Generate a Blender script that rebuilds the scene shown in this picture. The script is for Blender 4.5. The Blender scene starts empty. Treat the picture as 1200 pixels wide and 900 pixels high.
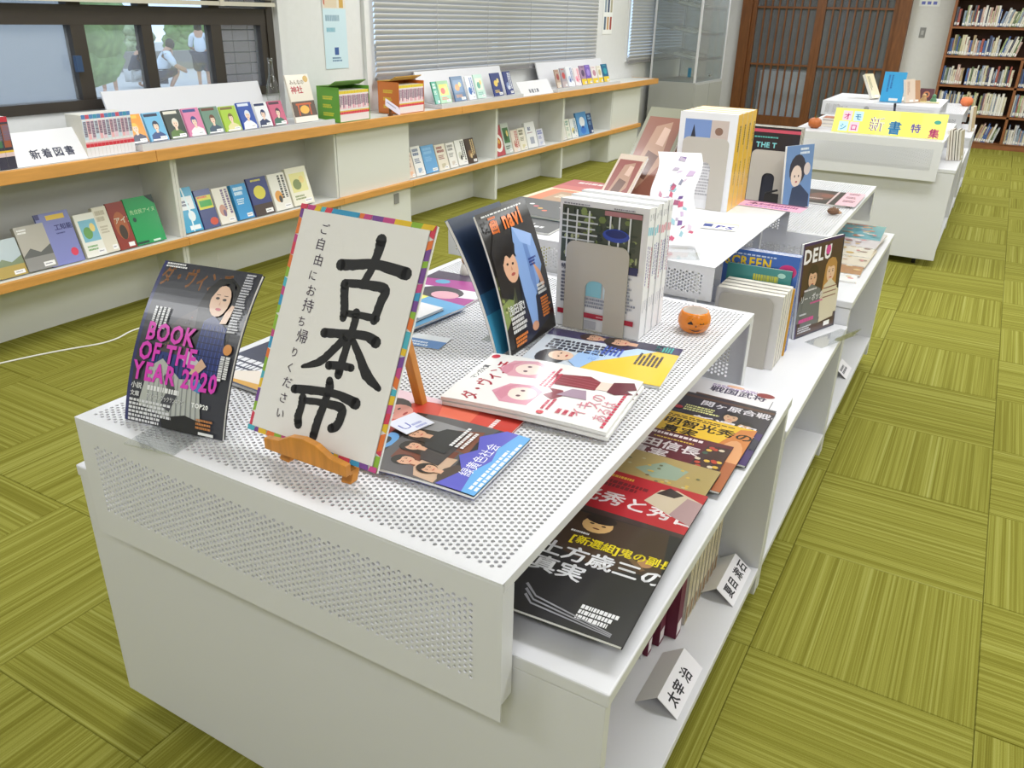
import bpy, bmesh, math, random
from mathutils import Matrix, Vector
random.seed(7)
SC = bpy.context.scene
COL = SC.collection
PI = math.pi
# ------------------------------------------------------------------ camera
cam = bpy.data.cameras.new('camera'); camo = bpy.data.objects.new('camera', cam); COL.objects.link(camo)
cam.sensor_width = 36.0; cam.lens = 943.6 * 36 / 1200; cam.clip_start = 0.05; cam.clip_end = 200
camo.matrix_world = Matrix(((0.865631, -0.226137, 0.446705, 0.236554), (0.500196, 0.351267, -0.791464, -1.65494),
                            (0.022067, 0.908556, 0.41718, 1.417727), (0, 0, 0, 1)))
SC.camera = camo
# ------------------------------------------------------------------ world, daylight, exposure
SC.view_settings.view_transform = 'Standard'; SC.view_settings.look = 'None'
SC.view_settings.gamma = 1.0; SC.view_settings.use_curve_mapping = False
SC.view_settings.exposure = 0.0
W = bpy.data.worlds.new('daylight'); SC.world = W; W.use_nodes = True
bgn = W.node_tree.nodes['Background']; bgn.inputs[0].default_value = (0.62, 0.78, 1.0, 1); bgn.inputs[1].default_value = 2.0
# ceiling lamps: (x, y, size_x, size_y, watts); each has a fixture built with the ceiling below
LAMPS = [(x, y) for x in (-2.2, 0.2, 2.6) for y in (-2.4, 0.4, 3.2, 6.0, 8.8)]
LAMP_POWER = 31
CEIL = 2.65
for lx, ly in LAMPS:
    L = bpy.data.lights.new('ceiling_lamp_light', 'AREA'); L.shape = 'RECTANGLE'; L.size = 1.2; L.size_y = 0.5
    L.energy = LAMP_POWER * (.66 if ly < -2 else 1); L.color = (0.965, 0.98, 1.0)
    o = bpy.data.objects.new('ceiling_lamp_light', L); o.location = (lx, ly, CEIL - 0.075); COL.objects.link(o)

# ------------------------------------------------------------------ materials
def lin(c):
    return c / 12.92 if c <= 0.04045 else ((c + 0.055) / 1.055) ** 2.4
def C(h):
    if isinstance(h, str):
        h = h.lstrip('#'); return tuple(lin(int(h[i:i + 2], 16) / 255) for i in (0, 2, 4))
    return h
MATS = {}
def mat(name, col, rough=0.5, metal=0.0, spec=0.5, noise=None, coat=0.0):
    if name in MATS: return MATS[name]
    m = bpy.data.materials.new(name); m.use_nodes = True; nt = m.node_tree; b = nt.nodes['Principled BSDF']
    b.inputs['Roughness'].default_value = rough; b.inputs['Metallic'].default_value = metal
    b.inputs['Specular IOR Level'].default_value = spec; b.inputs['Coat Weight'].default_value = coat
    c = C(col); b.inputs['Base Color'].default_value = (*c, 1)
    if noise:
        sc, amt, st = noise
        tc = nt.nodes.new('ShaderNodeTexCoord'); mp = nt.nodes.new('ShaderNodeMapping'); mp.inputs['Scale'].default_value = st
        n = nt.nodes.new('ShaderNodeTexNoise'); n.inputs['Scale'].default_value = sc; n.inputs['Detail'].default_value = 5
        mr = nt.nodes.new('ShaderNodeMapRange'); mr.inputs[1].default_value = .3; mr.inputs[2].default_value = .7
        mr.inputs[3].default_value = 1 - amt; mr.inputs[4].default_value = 1 + amt
        mx = nt.nodes.new('ShaderNodeVectorMath'); mx.operation = 'SCALE'; mx.inputs[0].default_value = c
        nt.links.new(tc.outputs['Object'], mp.inputs[0]); nt.links.new(mp.outputs[0], n.inputs['Vector'])
        nt.links.new(n.outputs[0], mr.inputs[0]); nt.links.new(mr.outputs[0], mx.inputs['Scale'])
        nt.links.new(mx.outputs[0], b.inputs['Base Color'])
    MATS[name] = m; return m
def mat_print(name, rough, coat=0.0):
    m = bpy.data.materials.new(name); m.use_nodes = True; nt = m.node_tree; b = nt.nodes['Principled BSDF']
    a = nt.nodes.new('ShaderNodeAttribute'); a.attribute_name = 'ink'
    nt.links.new(a.outputs['Color'], b.inputs['Base Color']); b.inputs['Roughness'].default_value = rough
    b.inputs['Coat Weight'].default_value = coat; b.inputs['Coat Roughness'].default_value = .12
    MATS[name] = m; return m
def mat_glass(name, tint, gloss, haze=0.0):
    m = bpy.data.materials.new(name); m.use_nodes = True; nt = m.node_tree; nt.nodes.clear()
    o = nt.nodes.new('ShaderNodeOutputMaterial'); t = nt.nodes.new('ShaderNodeBsdfTransparent'); t.inputs[0].default_value = (*tint, 1)
    g = nt.nodes.new('ShaderNodeBsdfGlossy'); g.inputs['Roughness'].default_value = 0.03
    d = nt.nodes.new('ShaderNodeBsdfDiffuse'); d.inputs[0].default_value = (.8, .82, .85, 1)
    lw = nt.nodes.new('ShaderNodeLayerWeight'); lw.inputs[0].default_value = .35; fr = nt.nodes.new('ShaderNodeMapRange'); fr.inputs[3].default_value = gloss * .25; fr.inputs[4].default_value = gloss * 2.2; nt.links.new(lw.outputs['Facing'], fr.inputs[0])
    mx = nt.nodes.new('ShaderNodeMixShader'); m2 = nt.nodes.new('ShaderNodeMixShader'); m2.inputs[0].default_value = haze
    nt.links.new(fr.outputs[0], mx.inputs[0]); nt.links.new(t.outputs[0], mx.inputs[1]); nt.links.new(g.outputs[0], mx.inputs[2])
    nt.links.new(mx.outputs[0], m2.inputs[1]); nt.links.new(d.outputs[0], m2.inputs[2]); nt.links.new(m2.outputs[0], o.inputs[0])
    MATS[name] = m; return m
WHITE = mat('white_painted_steel', '#dcdce1', .38)
LAM = mat('white_laminate', '#dadadf', .42)
WOFF = mat('off_white_board', '#dfe0dc', .55)
WALLM = mat('wall_plaster', '#dcdcdc', .8, noise=(30, .015, (1, 1, 1)))
ORANGE = mat('beech_edge', '#d59a50', .5, noise=(9, .10, (6, .6, 6)))
EASEL = mat('varnished_pine', '#d08a35', .4, noise=(14, .14, (8, 1, 1)))
BROWNW = mat('dark_brown_wood', '#744620', .5, noise=(8, .2, (5, 5, .8)))
CASEW = mat('bookcase_wood', '#8a5530', .5, noise=(8, .15, (1, 5, 5)))
DKFRAME = mat('bronze_window_frame', '#3a332c', .5, .2)
BLACK = mat('black_rubber', '#17171b', .5)
METAL = mat('bright_metal', '#b9b9b9', .3, .9)
BEIGE = mat('beige_enamelled_steel', '#bfb9b0', .45)
PAPER = mat('white_paper', '#ecebe8', .7)
PAGES = mat('page_edges', '#e2ddd2', .8, noise=(60, .06, (1, 1, 30)))
BLIND = mat('grey_blind_slat', '#cdcccd', .45)
PRINT = mat_print('printed_cover', .33, .35)
PMATT = mat_print('printed_paper', .6)
GLASS = mat_glass('window_glass', (.93, .96, .98), .08, .10)
CGLASS = mat_glass('display_glass', (.80, .84, .84), .12, .14)
ACRYL = mat_glass('clear_acrylic', (.97, .98, .98), .25, .02)

# carpet: striped square tiles laid quarter-turned, stripes depend on place on the floor
def carpet_mat():
    m = bpy.data.materials.new('striped_carpet'); m.use_nodes = True; nt = m.node_tree; N = nt.nodes.new; LK = nt.links.new
    b = nt.nodes['Principled BSDF']; b.inputs['Roughness'].default_value = .95; b.inputs['Specular IOR Level'].default_value = .1
    geo = N('ShaderNodeNewGeometry'); sep = N('ShaderNodeSeparateXYZ'); LK(geo.outputs['Position'], sep.inputs[0])
    def mth(op, a, b_=None):
        n = N('ShaderNodeMath'); n.operation = op
        for i, v in enumerate((a, b_)):
            if v is None: continue
            if isinstance(v, (int, float)): n.inputs[i].default_value = v
            else: LK(v, n.inputs[i])
        return n.outputs[0]
    fx = mth('FLOOR', mth('DIVIDE', sep.outputs[0], .5)); fy = mth('FLOOR', mth('DIVIDE', sep.outputs[1], .5))
    par = mth('ABSOLUTE', mth('MODULO', mth('ADD', fx, fy), 2.0))
    def mix(f, a, b_):
        n = N('ShaderNodeMix'); n.data_type = 'FLOAT'; LK(f, n.inputs[0]); LK(a, n.inputs[2]); LK(b_, n.inputs[3]); return n.outputs[0]
    s = mix(par, sep.outputs[0], sep.outputs[1]); a_ = mix(par, sep.outputs[1], sep.outputs[0])
    tid = mth('ADD', mth('MULTIPLY', fx, 7.31), mth('MULTIPLY', fy, 3.77))
    def stripes(freq, off, det):
        cv = N('ShaderNodeCombineXYZ'); LK(mth('MULTIPLY', s, freq), cv.inputs[0]); LK(mth('MULTIPLY', a_, .35), cv.inputs[1]); LK(mth('ADD', tid, off), cv.inputs[2])
        n = N('ShaderNodeTexNoise'); n.inputs['Scale'].default_value = 1; n.inputs['Detail'].default_value = det; n.inputs['Roughness'].default_value = .75
        LK(cv.outputs[0], n.inputs['Vector']); return n.outputs[0]
    n1 = stripes(85, 0, 4); n2 = stripes(260, 31.7, 1)
    fib = N('ShaderNodeTexNoise'); fib.inputs['Scale'].default_value = 420; fib.inputs['Detail'].default_value = 2; LK(geo.outputs['Position'], fib.inputs['Vector'])
    v = mth('ADD', mth('ADD', mth('MULTIPLY', n1, .75), mth('MULTIPLY', n2, .2)), mth('MULTIPLY', fib.outputs[0], .12))
    rp = N('ShaderNodeValToRGB'); LK(v, rp.inputs[0]); e = rp.color_ramp.elements
    e[0].position = .36; e[0].color = (*C('#6a6522'), 1); e[1].position = .72; e[1].color = (*C('#a3a35c'), 1)
    k = rp.color_ramp.elements.new(.50); k.color = (*C('#7e7b30'), 1); k = rp.color_ramp.elements.new(.58); k.color = (*C('#908e40'), 1)
    LK(rp.outputs[0], b.inputs['Base Color'])
    bp = N('ShaderNodeBump'); bp.inputs['Strength'].default_value = .25; bp.inputs['Distance'].default_value = .003; LK(v, bp.inputs['Height']); LK(bp.outputs[0], b.inputs['Normal'])
    return m
CARPET = carpet_mat()

# ------------------------------------------------------------------ mesh helpers
class M:
    def __init__(s): s.v = []; s.f = []; s.smooth = False
    def box(s, x0, x1, y0, y1, z0, z1):
        n = len(s.v); s.v += [(x0, y0, z0), (x1, y0, z0), (x1, y1, z0), (x0, y1, z0), (x0, y0, z1), (x1, y0, z1), (x1, y1, z1), (x0, y1, z1)]
        s.f += [tuple(n + i for i in q) for q in ((0, 3, 2, 1), (4, 5, 6, 7), (0, 1, 5, 4), (1, 2, 6, 5), (2, 3, 7, 6), (3, 0, 4, 7))]; return s
    def prism(s, pts, ax, a, b):
        """2-D outline (counter-clockwise) extruded along axis ax from a to b"""
        n = len(s.v); k = len(pts)
        def P(p, d): return {'x': (d, p[0], p[1]), 'y': (p[0], d, p[1]), 'z': (p[0], p[1], d)}[ax]
        s.v += [P(p, a) for p in pts] + [P(p, b) for p in pts]
        s.f += [tuple(range(n + k - 1, n - 1, -1)), tuple(range(n + k, n + 2 * k))]
        s.f += [(n + i, n + (i + 1) % k, n + k + (i + 1) % k, n + k + i) for i in range(k)]; return s
    def cyl(s, p0, p1, r0, r1=None, seg=12):
        r1 = r0 if r1 is None else r1; p0 = Vector(p0); p1 = Vector(p1); d = (p1 - p0).normalized()
        u = d.orthogonal().normalized(); w = d.cross(u); n = len(s.v)
        for p, r in ((p0, r0), (p1, r1)):
            for i in range(seg):
                a = 2 * PI * i / seg; s.v.append(tuple(p + u * (r * math.cos(a)) + w * (r * math.sin(a))))
        s.f += [(n + i, n + (i + 1) % seg, n + seg + (i + 1) % seg, n + seg + i) for i in range(seg)]
        s.f += [tuple(range(n + seg - 1, n - 1, -1)), tuple(range(n + seg, n + 2 * seg))]; return s
    def tube(s, pts, r, seg=8):
        for a, b in zip(pts, pts[1:]): s.cyl(a, b, r, seg=seg)
        return s
    def lathe(s, prof, c=(0, 0, 0), seg=24, squash=None):
        n = len(s.v); k = len(prof)
        for i in range(seg):
            a = 2 * PI * i / seg
            for r, z in prof:
                rr = r * (squash(a) if squash else 1); s.v.append((c[0] + rr * math.cos(a), c[1] + rr * math.sin(a), c[2] + z))
        for i in range(seg):
            j = (i + 1) % seg
            for q in range(k - 1): s.f.append((n + i * k + q, n + j * k + q, n + j * k + q + 1, n + i * k + q + 1))
        s.smooth = True; return s
    def ball(s, c, rx, ry, rz, seg=12, rings=8):
        n = len(s.v)
        for j in range(rings + 1):
            t = PI * j / rings
            for i in range(seg):
                a = 2 * PI * i / seg; s.v.append((c[0] + rx * math.sin(t) * math.cos(a), c[1] + ry * math.sin(t) * math.sin(a), c[2] - rz * math.cos(t)))
        for j in range(rings):
            for i in range(seg):
                k = (i + 1) % seg; s.f.append((n + j * seg + i, n + j * seg + k, n + (j + 1) * seg + k, n + (j + 1) * seg + i))
        s.smooth = True; return s
    def mesh(s, name, m):
        me = bpy.data.meshes.new(name); me.from_pydata(s.v, [], s.f); me.materials.append(m)
        if s.smooth: me.polygons.foreach_set('use_smooth', [True] * len(me.polygons))
        me.update(); return me
def tag(o, label=None, cat=None, group=None, kind=None):
    if label: o['label'] = label
    if cat: o['category'] = cat
    if group: o['group'] = group
    if kind: o['kind'] = kind
    return o
def link(name, data, parent=None, label=None, loc=None, rz=None, mw=None, kind=None):
    o = bpy.data.objects.new(name, data); COL.objects.link(o)
    if parent is not None: o.parent = parent
    if mw is not None: o.matrix_local = mw
    if loc is not None: o.location = loc
    if rz is not None: o.rotation_euler = (0, 0, rz)
    return tag(o, label, kind=kind)
def put(name, mb, m, parent=None, label=None, bev=0, **k):
    o = link(name, mb.mesh(name, m), parent, label, **k)
    if bev:
        b = o.modifiers.new('bevel', 'BEVEL'); b.width = bev; b.segments = 2; b.limit_method = 'ANGLE'
    return o
def thing(name, label, cat, loc=(0, 0, 0), rz=0, group=None, mw=None):
    o = bpy.data.objects.new(name, None); COL.objects.link(o); o.empty_display_size = .05
    o.location = loc; o.rotation_euler = (0, 0, rz)
    if mw is not None: o.matrix_world = mw
    return tag(o, label, cat, group)
def struct(name, mb, m, parent=None):
    o = put(name, mb, m, parent); o['kind'] = 'structure'; return o
def dup(root, loc=None, rz=None, label=None, mw=None):
    r = root.copy(); COL.objects.link(r)
    for ch in root.children:
        c = ch.copy(); COL.objects.link(c); c.parent = r
        for g in ch.children:
            d = g.copy(); COL.objects.link(d); d.parent = c
    if mw is not None: r.matrix_world = mw
    if loc is not None: r.location = loc
    if rz is not None: r.rotation_euler = (0, 0, rz)
    if label: r['label'] = label
    return r
def frame(o, x, y):
    """matrix from an origin, a 'right' direction and a roughly 'up the page' direction"""
    x = Vector(x).normalized(); z = x.cross(Vector(y)).normalized(); y = z.cross(x)
    return Matrix(((x.x, y.x, z.x, o[0]), (x.y, y.y, z.y, o[1]), (x.z, y.z, z.z, o[2]), (0, 0, 0, 1)))
def flat(x, y, z, ang):
    """lying: page's bottom-left corner at x, y; page-right direction ang degrees from +X"""
    a = math.radians(ang); return frame((x, y, z), (math.cos(a), math.sin(a), 0), (-math.sin(a), math.cos(a), 0))
def stand(x, y, z, ang, lean):
    """standing: leaning back by lean degrees"""
    a = math.radians(ang); l = math.radians(lean); back = Vector((-math.sin(a), math.cos(a), 0))
    return frame((x, y, z), (math.cos(a), math.sin(a), 0), back * math.sin(l) + Vector((0, 0, math.cos(l))))

# ------------------------------------------------------------------ print: flat shapes and lettering on a page
GL = {}
def glyph(ch, bold):
    k = (ch, bold)
    if k in GL: return GL[k]
    c = bpy.data.curves.new('glyph', 'FONT'); c.body = ch; c.resolution_u = 2; c.offset = .034 if bold and ord(ch) < 0x2000 else .0
    o = bpy.data.objects.new('glyph', c); COL.objects.link(o)
    me = bpy.data.meshes.new_from_object(o.evaluated_get(bpy.context.evaluated_depsgraph_get()))
    vs = [(v.co.x, v.co.y) for v in me.vertices]; fs = [tuple(p.vertices) for p in me.polygons]
    bpy.data.objects.remove(o); bpy.data.curves.remove(c); bpy.data.meshes.remove(me)
    adv = 1.0 if ord(ch) > 0x2000 else ((max(v[0] for v in vs) + .07) if vs else .3)
    if bold and ord(ch) > 0x2000:
        n = len(vs); w0 = vs; f0 = fs; vs = []; fs = []
        for q, (dx, dy) in enumerate(((-.026, 0), (.026, 0), (0, .022), (0, -.022))):
            vs += [(x + dx, y + dy) for x, y in w0]; fs += [tuple(q * n + i for i in f) for f in f0]
    GL[k] = (vs, fs, adv); return GL[k]
class Art:
    def __init__(s, w, h, bg='#ffffff'):
        s.w, s.h = w, h; s.v = []; s.f = []; s.c = []; s.n = 0; s.T = (0, 0, 1, 0)
        s.rect(0, 0, 1, 1, bg)
    def _add(s, pts, faces, col):
        n = len(s.v); z = s.n * 4e-5; s.n += 1; cx, cy, sc, an = s.T; ca, sa = math.cos(an), math.sin(an)
        if s.T == (0, 0, 1, 0): s.v += [(x, y, z) for x, y in pts]
        else: s.v += [(cx + (x * ca - y * sa) * sc, cy + (x * sa + y * ca) * sc, z) for x, y in pts]
        for f in faces:
            ar_ = sum(pts[f[i - 1]][0] * pts[f[i]][1] - pts[f[i]][0] * pts[f[i - 1]][1] for i in range(len(f)))
            s.f.append(tuple(n + i for i in (f if ar_ >= 0 else f[::-1])))
        s.c += [C(col)] * len(faces)
    def at(s, x, y, sc, an=0):
        """following shapes in units of sc metres around page fraction x, y, turned by an degrees"""
        s.T = (x * s.w, y * s.h, sc, math.radians(an)); return s
    def page(s): s.T = (0, 0, 1, 0); return s
    def poly(s, pts, col):
        if s.T == (0, 0, 1, 0): pts = [(x * s.w, y * s.h) for x, y in pts]
        s._add(pts, [tuple(range(len(pts)))], col); return s
    def rect(s, x0, y0, x1, y1, col): return s.poly([(x0, y0), (x1, y0), (x1, y1), (x0, y1)], col)
    def ell(s, x, y, rx, ry, col, a0=0, a1=360, n=16):
        full = (a1 - a0) == 360; k = n if full else n + 1
        return s.poly([(x + rx * math.cos(math.radians(a0 + (a1 - a0) * i / n)), y + ry * math.sin(math.radians(a0 + (a1 - a0) * i / n))) for i in range(k)], col)
    def text(s, t, x, y, size, col, rot=0, vert=False, sx=1.0, bold=True, gap=1.0):
        """x, y page fractions of the baseline start, size as a fraction of page height"""
        T = s.T; s.T = (0, 0, 1, 0); e = size * s.h; px, py = x * s.w, y * s.h; r = math.radians(rot); cr, sr = math.cos(r), math.sin(r)
        V = []; F = []; ax = ay = 0.0
        for ch in t:
            if ch == ' ':
                ax += .3 * e * sx; ay -= (.4 * e if vert else 0); continue
            vs, fs, adv = glyph(ch, bold); n = len(V)
            if vert: ay -= e * gap
            for gx, gy in vs:
                lx, ly = ax + gx * e * sx, ay + gy * e
                V.append((px + lx * cr - ly * sr, py + lx * sr + ly * cr))
            F += [tuple(n + i for i in f) for f in fs]
            if not vert: ax += adv * e * sx * gap
        s._add(V, F, col); s.T = T; return s
    def lines(s, x, y, w, n, lh, col, vert=False, seed=1, fill=.6):
        """rows of print too small to read: broken strips"""
        T = s.T; s.T = (0, 0, 1, 0); rr = random.Random(seed); V = []; F = []
        for i in range(n):
            p = 0.0
            end = w * rr.uniform(.7, 1)
            while p < end:
                q = min(end, p + w * rr.uniform(.03, .09)); k = len(V)
                if vert: R = [(x - i * lh * s.h / s.w, y - p), (x - i * lh * s.h / s.w + fill * lh * s.h / s.w, y - p), (x - i * lh * s.h / s.w + fill * lh * s.h / s.w, y - q), (x - i * lh * s.h / s.w, y - q)]; R = R[::-1]
                else: R = [(x + p, y - i * lh), (x + q, y - i * lh), (x + q, y - i * lh + fill * lh), (x + p, y - i * lh + fill * lh)]
                V += [(a * s.w, b * s.h) for a, b in R]; F.append((k, k + 1, k + 2, k + 3)); p = q + w * .018
        s._add(V, F, col); s.T = T; return s
    def person(s, x, y, sc, hair, skin, top, rot=0, long=False, smile=True):
        """head-and-shoulders figure, sc = head height in metres"""
        T = s.T; s.at(x, y, sc, rot)
        if long: s.poly([(-.5, .35), (-.62, -.9), (-.25, -1.1), (.25, -1.1), (.6, -.9), (.5, .35), (.3, .62), (-.3, .62)], hair)
        s.poly([(-1.15, -2.2), (-1.0, -1.1), (-.35, -.72), (.35, -.72), (1.0, -1.1), (1.15, -2.2)], top)
        s.poly([(-.17, -.85), (.17, -.85), (.2, -.3), (-.2, -.3)], skin)
        if not long: s.ell(0, .08, .48, .6, hair)
        else: s.ell(0, .12, .5, .56, hair)
        s.ell(0, -.06, .36, .47, skin)
        s.poly([(-.4, .1), (-.36, .42), (0, .56), (.36, .42), (.4, .1), (.2, .24), (-.05, .2), (-.25, .28)], hair)
        for q in (-1, 1):
            s.ell(q * .15, -.02, .06, .03, '#2a1c1a'); s.rect(q * .15 - .08, .06, q * .15 + .08, .085, '#3b2822')
        s.poly([(-.03, -.2), (.04, -.2), (0, -.08)], '#c98f78'); s.ell(0, -.31, .12, .035, '#b8433f')
        s.T = T; return s
    def mesh(s, name, m, bend=None, z0=0.0, step=.012, clip=True):
        me = bpy.data.meshes.new(name); me.from_pydata(s.v, [], s.f)
        at = me.color_attributes.new('ink', 'FLOAT_COLOR', 'CORNER')
        buf = []
        for p, c in zip(me.polygons, s.c): buf += [c[0], c[1], c[2], 1.0] * len(p.vertices)
        at.data.foreach_set('color', buf); me.materials.append(m)
        if clip or bend:
            bm = bmesh.new(); bm.from_mesh(me)
            def cut(co, no, outer=False):
                bmesh.ops.bisect_plane(bm, geom=bm.verts[:] + bm.edges[:] + bm.faces[:], plane_co=co, plane_no=no, clear_outer=outer)
            if clip:
                cut((0, 0, 0), (-1, 0, 0), True); cut((s.w, 0, 0), (1, 0, 0), True); cut((0, 0, 0), (0, -1, 0), True); cut((0, s.h, 0), (0, 1, 0), True)
            if bend:
                k = int(s.h / step)
                for i in range(1, k): cut((0, s.h * i / k, 0), (0, 1, 0))
                for v in bm.verts: v.co = bend(v.co.x, v.co.y, v.co.z + z0)
            bm.to_mesh(me); bm.free()
        if z0 and not bend:
            me.transform(Matrix.Translation((0, 0, z0)))
        me.update(); return me
def slab_mesh(name, w, h, t, m, bend=None, z0=0.0, n=24):
    """page block: a slab that follows the bend"""
    V = []; F = []
    k = n if bend else 1
    for i in range(k + 1):
        y = h * i / k
        for x, z in ((0, z0), (w, z0), (w, z0 + t), (0, z0 + t)): V.append(tuple(bend(x, y, z)) if bend else (x, y, z))
    for i in range(k):
        a, b = 4 * i, 4 * i + 4
        for j in range(4): F.append((a + j, a + (j + 1) % 4, b + (j + 1) % 4, b + j))
    F += [(3, 2, 1, 0), (4 * k, 4 * k + 1, 4 * k + 2, 4 * k + 3)]
    me = bpy.data.meshes.new(name); me.from_pydata(V, [], [f[::-1] for f in F]); me.materials.append(m); me.update(); return me
def magazine(name, label, cat, art, t, mw, group=None, bend=None, m=None, pages=None, backcol=None, spine=None):
    """thing > page_block, cover (> nothing); cover print lies on the block"""
    r = thing(name, label, cat, mw=mw, group=group)
    link('page_block', slab_mesh('page_block', art.w - .002, art.h - .002, t, pages or PAPER, bend), r, mw=Matrix.Translation((.001, .001, 0)) if not bend else None)
    if backcol:
        mm = mat('cover_' + backcol.strip('#'), backcol, .35)
        link('back_cover', slab_mesh('back_cover', art.w, art.h, .0006, mm, bend, z0=-.0007), r)
    if spine:
        mm = mat('cover_' + spine.strip('#'), spine, .35)
        link('spine', slab_mesh('spine', .0012, art.h, t, mm, bend), r, mw=Matrix.Translation((-.0008, 0, 0)))
    link('cover', art.mesh('cover', m or PRINT, bend, z0=t + .0004), r)
    return r
def card(name, label, cat, art, mw, thick=.0006, m=None, group=None, bend=None, backmat=None):
    r = thing(name, label, cat, mw=mw, group=group)
    link('sheet', slab_mesh('sheet', art.w, art.h, thick, backmat or PAPER, bend), r)
    link('print', art.mesh('print', m or PMATT, bend, z0=thick + .0002), r)
    return r

# ------------------------------------------------------------------ perforated sheet with real holes
def perforated(name, w, h, mx0, mx1, my0, my1, t, m, p=.0105, rad=.0034, seg=8):
    a = p * math.sqrt(3) / 2; nx = int((w - mx0 - mx1) / a); ny = int((h - my0 - my1 - p / 2) / p)
    ox = mx0 + ((w - mx0 - mx1) - nx * a) / 2; oy = my0 + ((h - my0 - my1) - (ny + .5) * p) / 2
    V = []; F = []
    hs = [(rad * math.cos(math.radians(45 + 360 / seg * k)), rad * math.sin(math.radians(45 + 360 / seg * k))) for k in range(seg)]
    q = seg // 4
    def quad(x0, x1, y0, y1):
        n = len(V)
        V.extend([(x0, y0, t), (x1, y0, t), (x1, y1, t), (x0, y1, t), (x0, y0, 0), (x1, y0, 0), (x1, y1, 0), (x0, y1, 0)])
        F.append((n, n + 1, n + 2, n + 3)); F.append((n + 7, n + 6, n + 5, n + 4))
    for i in range(nx):
        off = p / 2 if i % 2 else 0
        x0 = ox + i * a; xc = x0 + a / 2
        if off: quad(x0, x0 + a, oy, oy + off)
        else: quad(x0, x0 + a, oy + ny * p, oy + ny * p + p / 2)
        for j in range(ny):
            y0 = oy + off + j * p; yc = y0 + p / 2; n = len(V)
            for z in (t, 0):
                V.extend([(x0 + a, y0 + p, z), (x0, y0 + p, z), (x0, y0, z), (x0 + a, y0, z)])
                V.extend([(xc + hx, yc + hy, z) for hx, hy in hs])
            st = 4 + seg
            for k in range(4):
                k2 = (k + 1) % 4
                arc = [n + 4 + (k * q + e) % seg for e in range(q + 1)]
                top = [n + k, n + k2] + arc[::-1]; F.append(tuple(top)); F.append(tuple(x + st for x in top[::-1]))
            for e in range(seg):
                e2 = (e + 1) % seg; F.append((n + 4 + e, n + 4 + e2, n + 4 + e2 + st, n + 4 + e + st))
    X1 = ox + nx * a; Y1 = oy + (ny + .5) * p
    quad(0, ox, 0, h); quad(X1, w, 0, h); quad(ox, X1, 0, oy); quad(ox, X1, Y1, h)
    n = len(V); V.extend([(0, 0, t), (w, 0, t), (w, h, t), (0, h, t), (0, 0, 0), (w, 0, 0), (w, h, 0), (0, h, 0)])
    for i in range(4):
        j = (i + 1) % 4; F.append((n + j, n + i, n + i + 4, n + j + 4))
    me = bpy.data.meshes.new(name); me.from_pydata(V, [], F); me.materials.append(m); me.update(); return me

# ================================================================== SETTING
XW, YF = -3.52, 10.75
struct('floor', M().box(-3.6, 4.6, -4.1, YF + .05, -.06, -.010), mat('carpet_backing', '#4c4d1e', .9))
FLOOR = bpy.data.objects['floor']
tile = M(); g = .0004; z1 = .0
tile.v = [(g, g, -.010), (.5 - g, g, -.010), (.5 - g, .5 - g, -.010), (g, .5 - g, -.010), (g, g, -.002), (.5 - g, g, -.002), (.5 - g, .5 - g, -.002), (g, .5 - g, -.002),
          (g + .0015, g + .0015, z1), (.4985 - g, g + .0015, z1), (.4985 - g, .4985 - g, z1), (g + .0015, .4985 - g, z1)]
tile.f = [(8, 9, 10, 11)] + [(a, (a + 1) % 4, 4 + (a + 1) % 4, 4 + a) for a in range(4)] + [(4 + a, 4 + (a + 1) % 4, 8 + (a + 1) % 4, 8 + a) for a in range(4)]
TILE = tile.mesh('carpet_tile', CARPET); rest = M()
for i in range(-8, 9):
    for j in range(-8, 22):
        x, y = i * .5, j * .5
        if -8 < i < 4 and -3 <= j < 13: link('carpet_tile', TILE, FLOOR, loc=(x, y, 0))
        else:
            n = len(rest.v); sx0 = max(x, XW); rest.v += [(max(vx + x, XW), min(vy + y, YF), vz) for vx, vy, vz in tile.v]; rest.f += [tuple(n + k for k in f) for f in tile.f]
for j in range(-3, 13):
    x, y = -4.0, j * .5; n = len(rest.v); rest.v += [(max(vx + x, XW), vy + y, vz) for vx, vy, vz in tile.v]; rest.f += [tuple(n + k for k in f) for f in tile.f]
put('carpet_tile', rest, CARPET, FLOOR, kind='stuff')
struct('ceiling', M().box(-3.6, 4.6, -4.1, YF + .1, CEIL, CEIL + .1), mat('ceiling_board', '#e9e9e7', .85))
struct('wall_right', M().box(4.5, 4.6, -4.1, YF, 0, CEIL), WALLM)
struct('wall_back', M().box(-3.6, 4.5, -4.1, -4.0, 0, CEIL), WALLM)
wl = M()   # left wall with three window openings
WIN = ((-1.9, 2.07), (2.93, 6.52), (7.38, 9.9))
edges = [-4.0] + [e for w_ in WIN for e in w_] + [YF]
wl.box(XW - .1, XW, -4.0, YF, 0, .96); wl.box(XW - .1, XW, -4.0, YF, 2.2, CEIL)
for a, b in zip(edges[::2], edges[1::2]): wl.box(XW - .1, XW, a, b, .96, 2.2)
struct('wall_left', wl, WALLM)
wf = M(); wf.box(-3.52, -3.16, YF, YF + .1, 0, CEIL); wf.box(-1.02, 4.5, YF, YF + .1, 0, CEIL); wf.box(-3.16, -1.02, YF, YF + .1, 2.15, CEIL)
struct('wall_far', wf, WALLM)
struct('trim_1', M().box(XW, XW + .035, 2.09, 2.13, .82, 2.2).box(XW, XW + .03, 2.87, 2.91, .82, 2.2).box(XW, XW + .03, 6.54, 6.58, .82, 2.2), WALLM)
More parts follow.
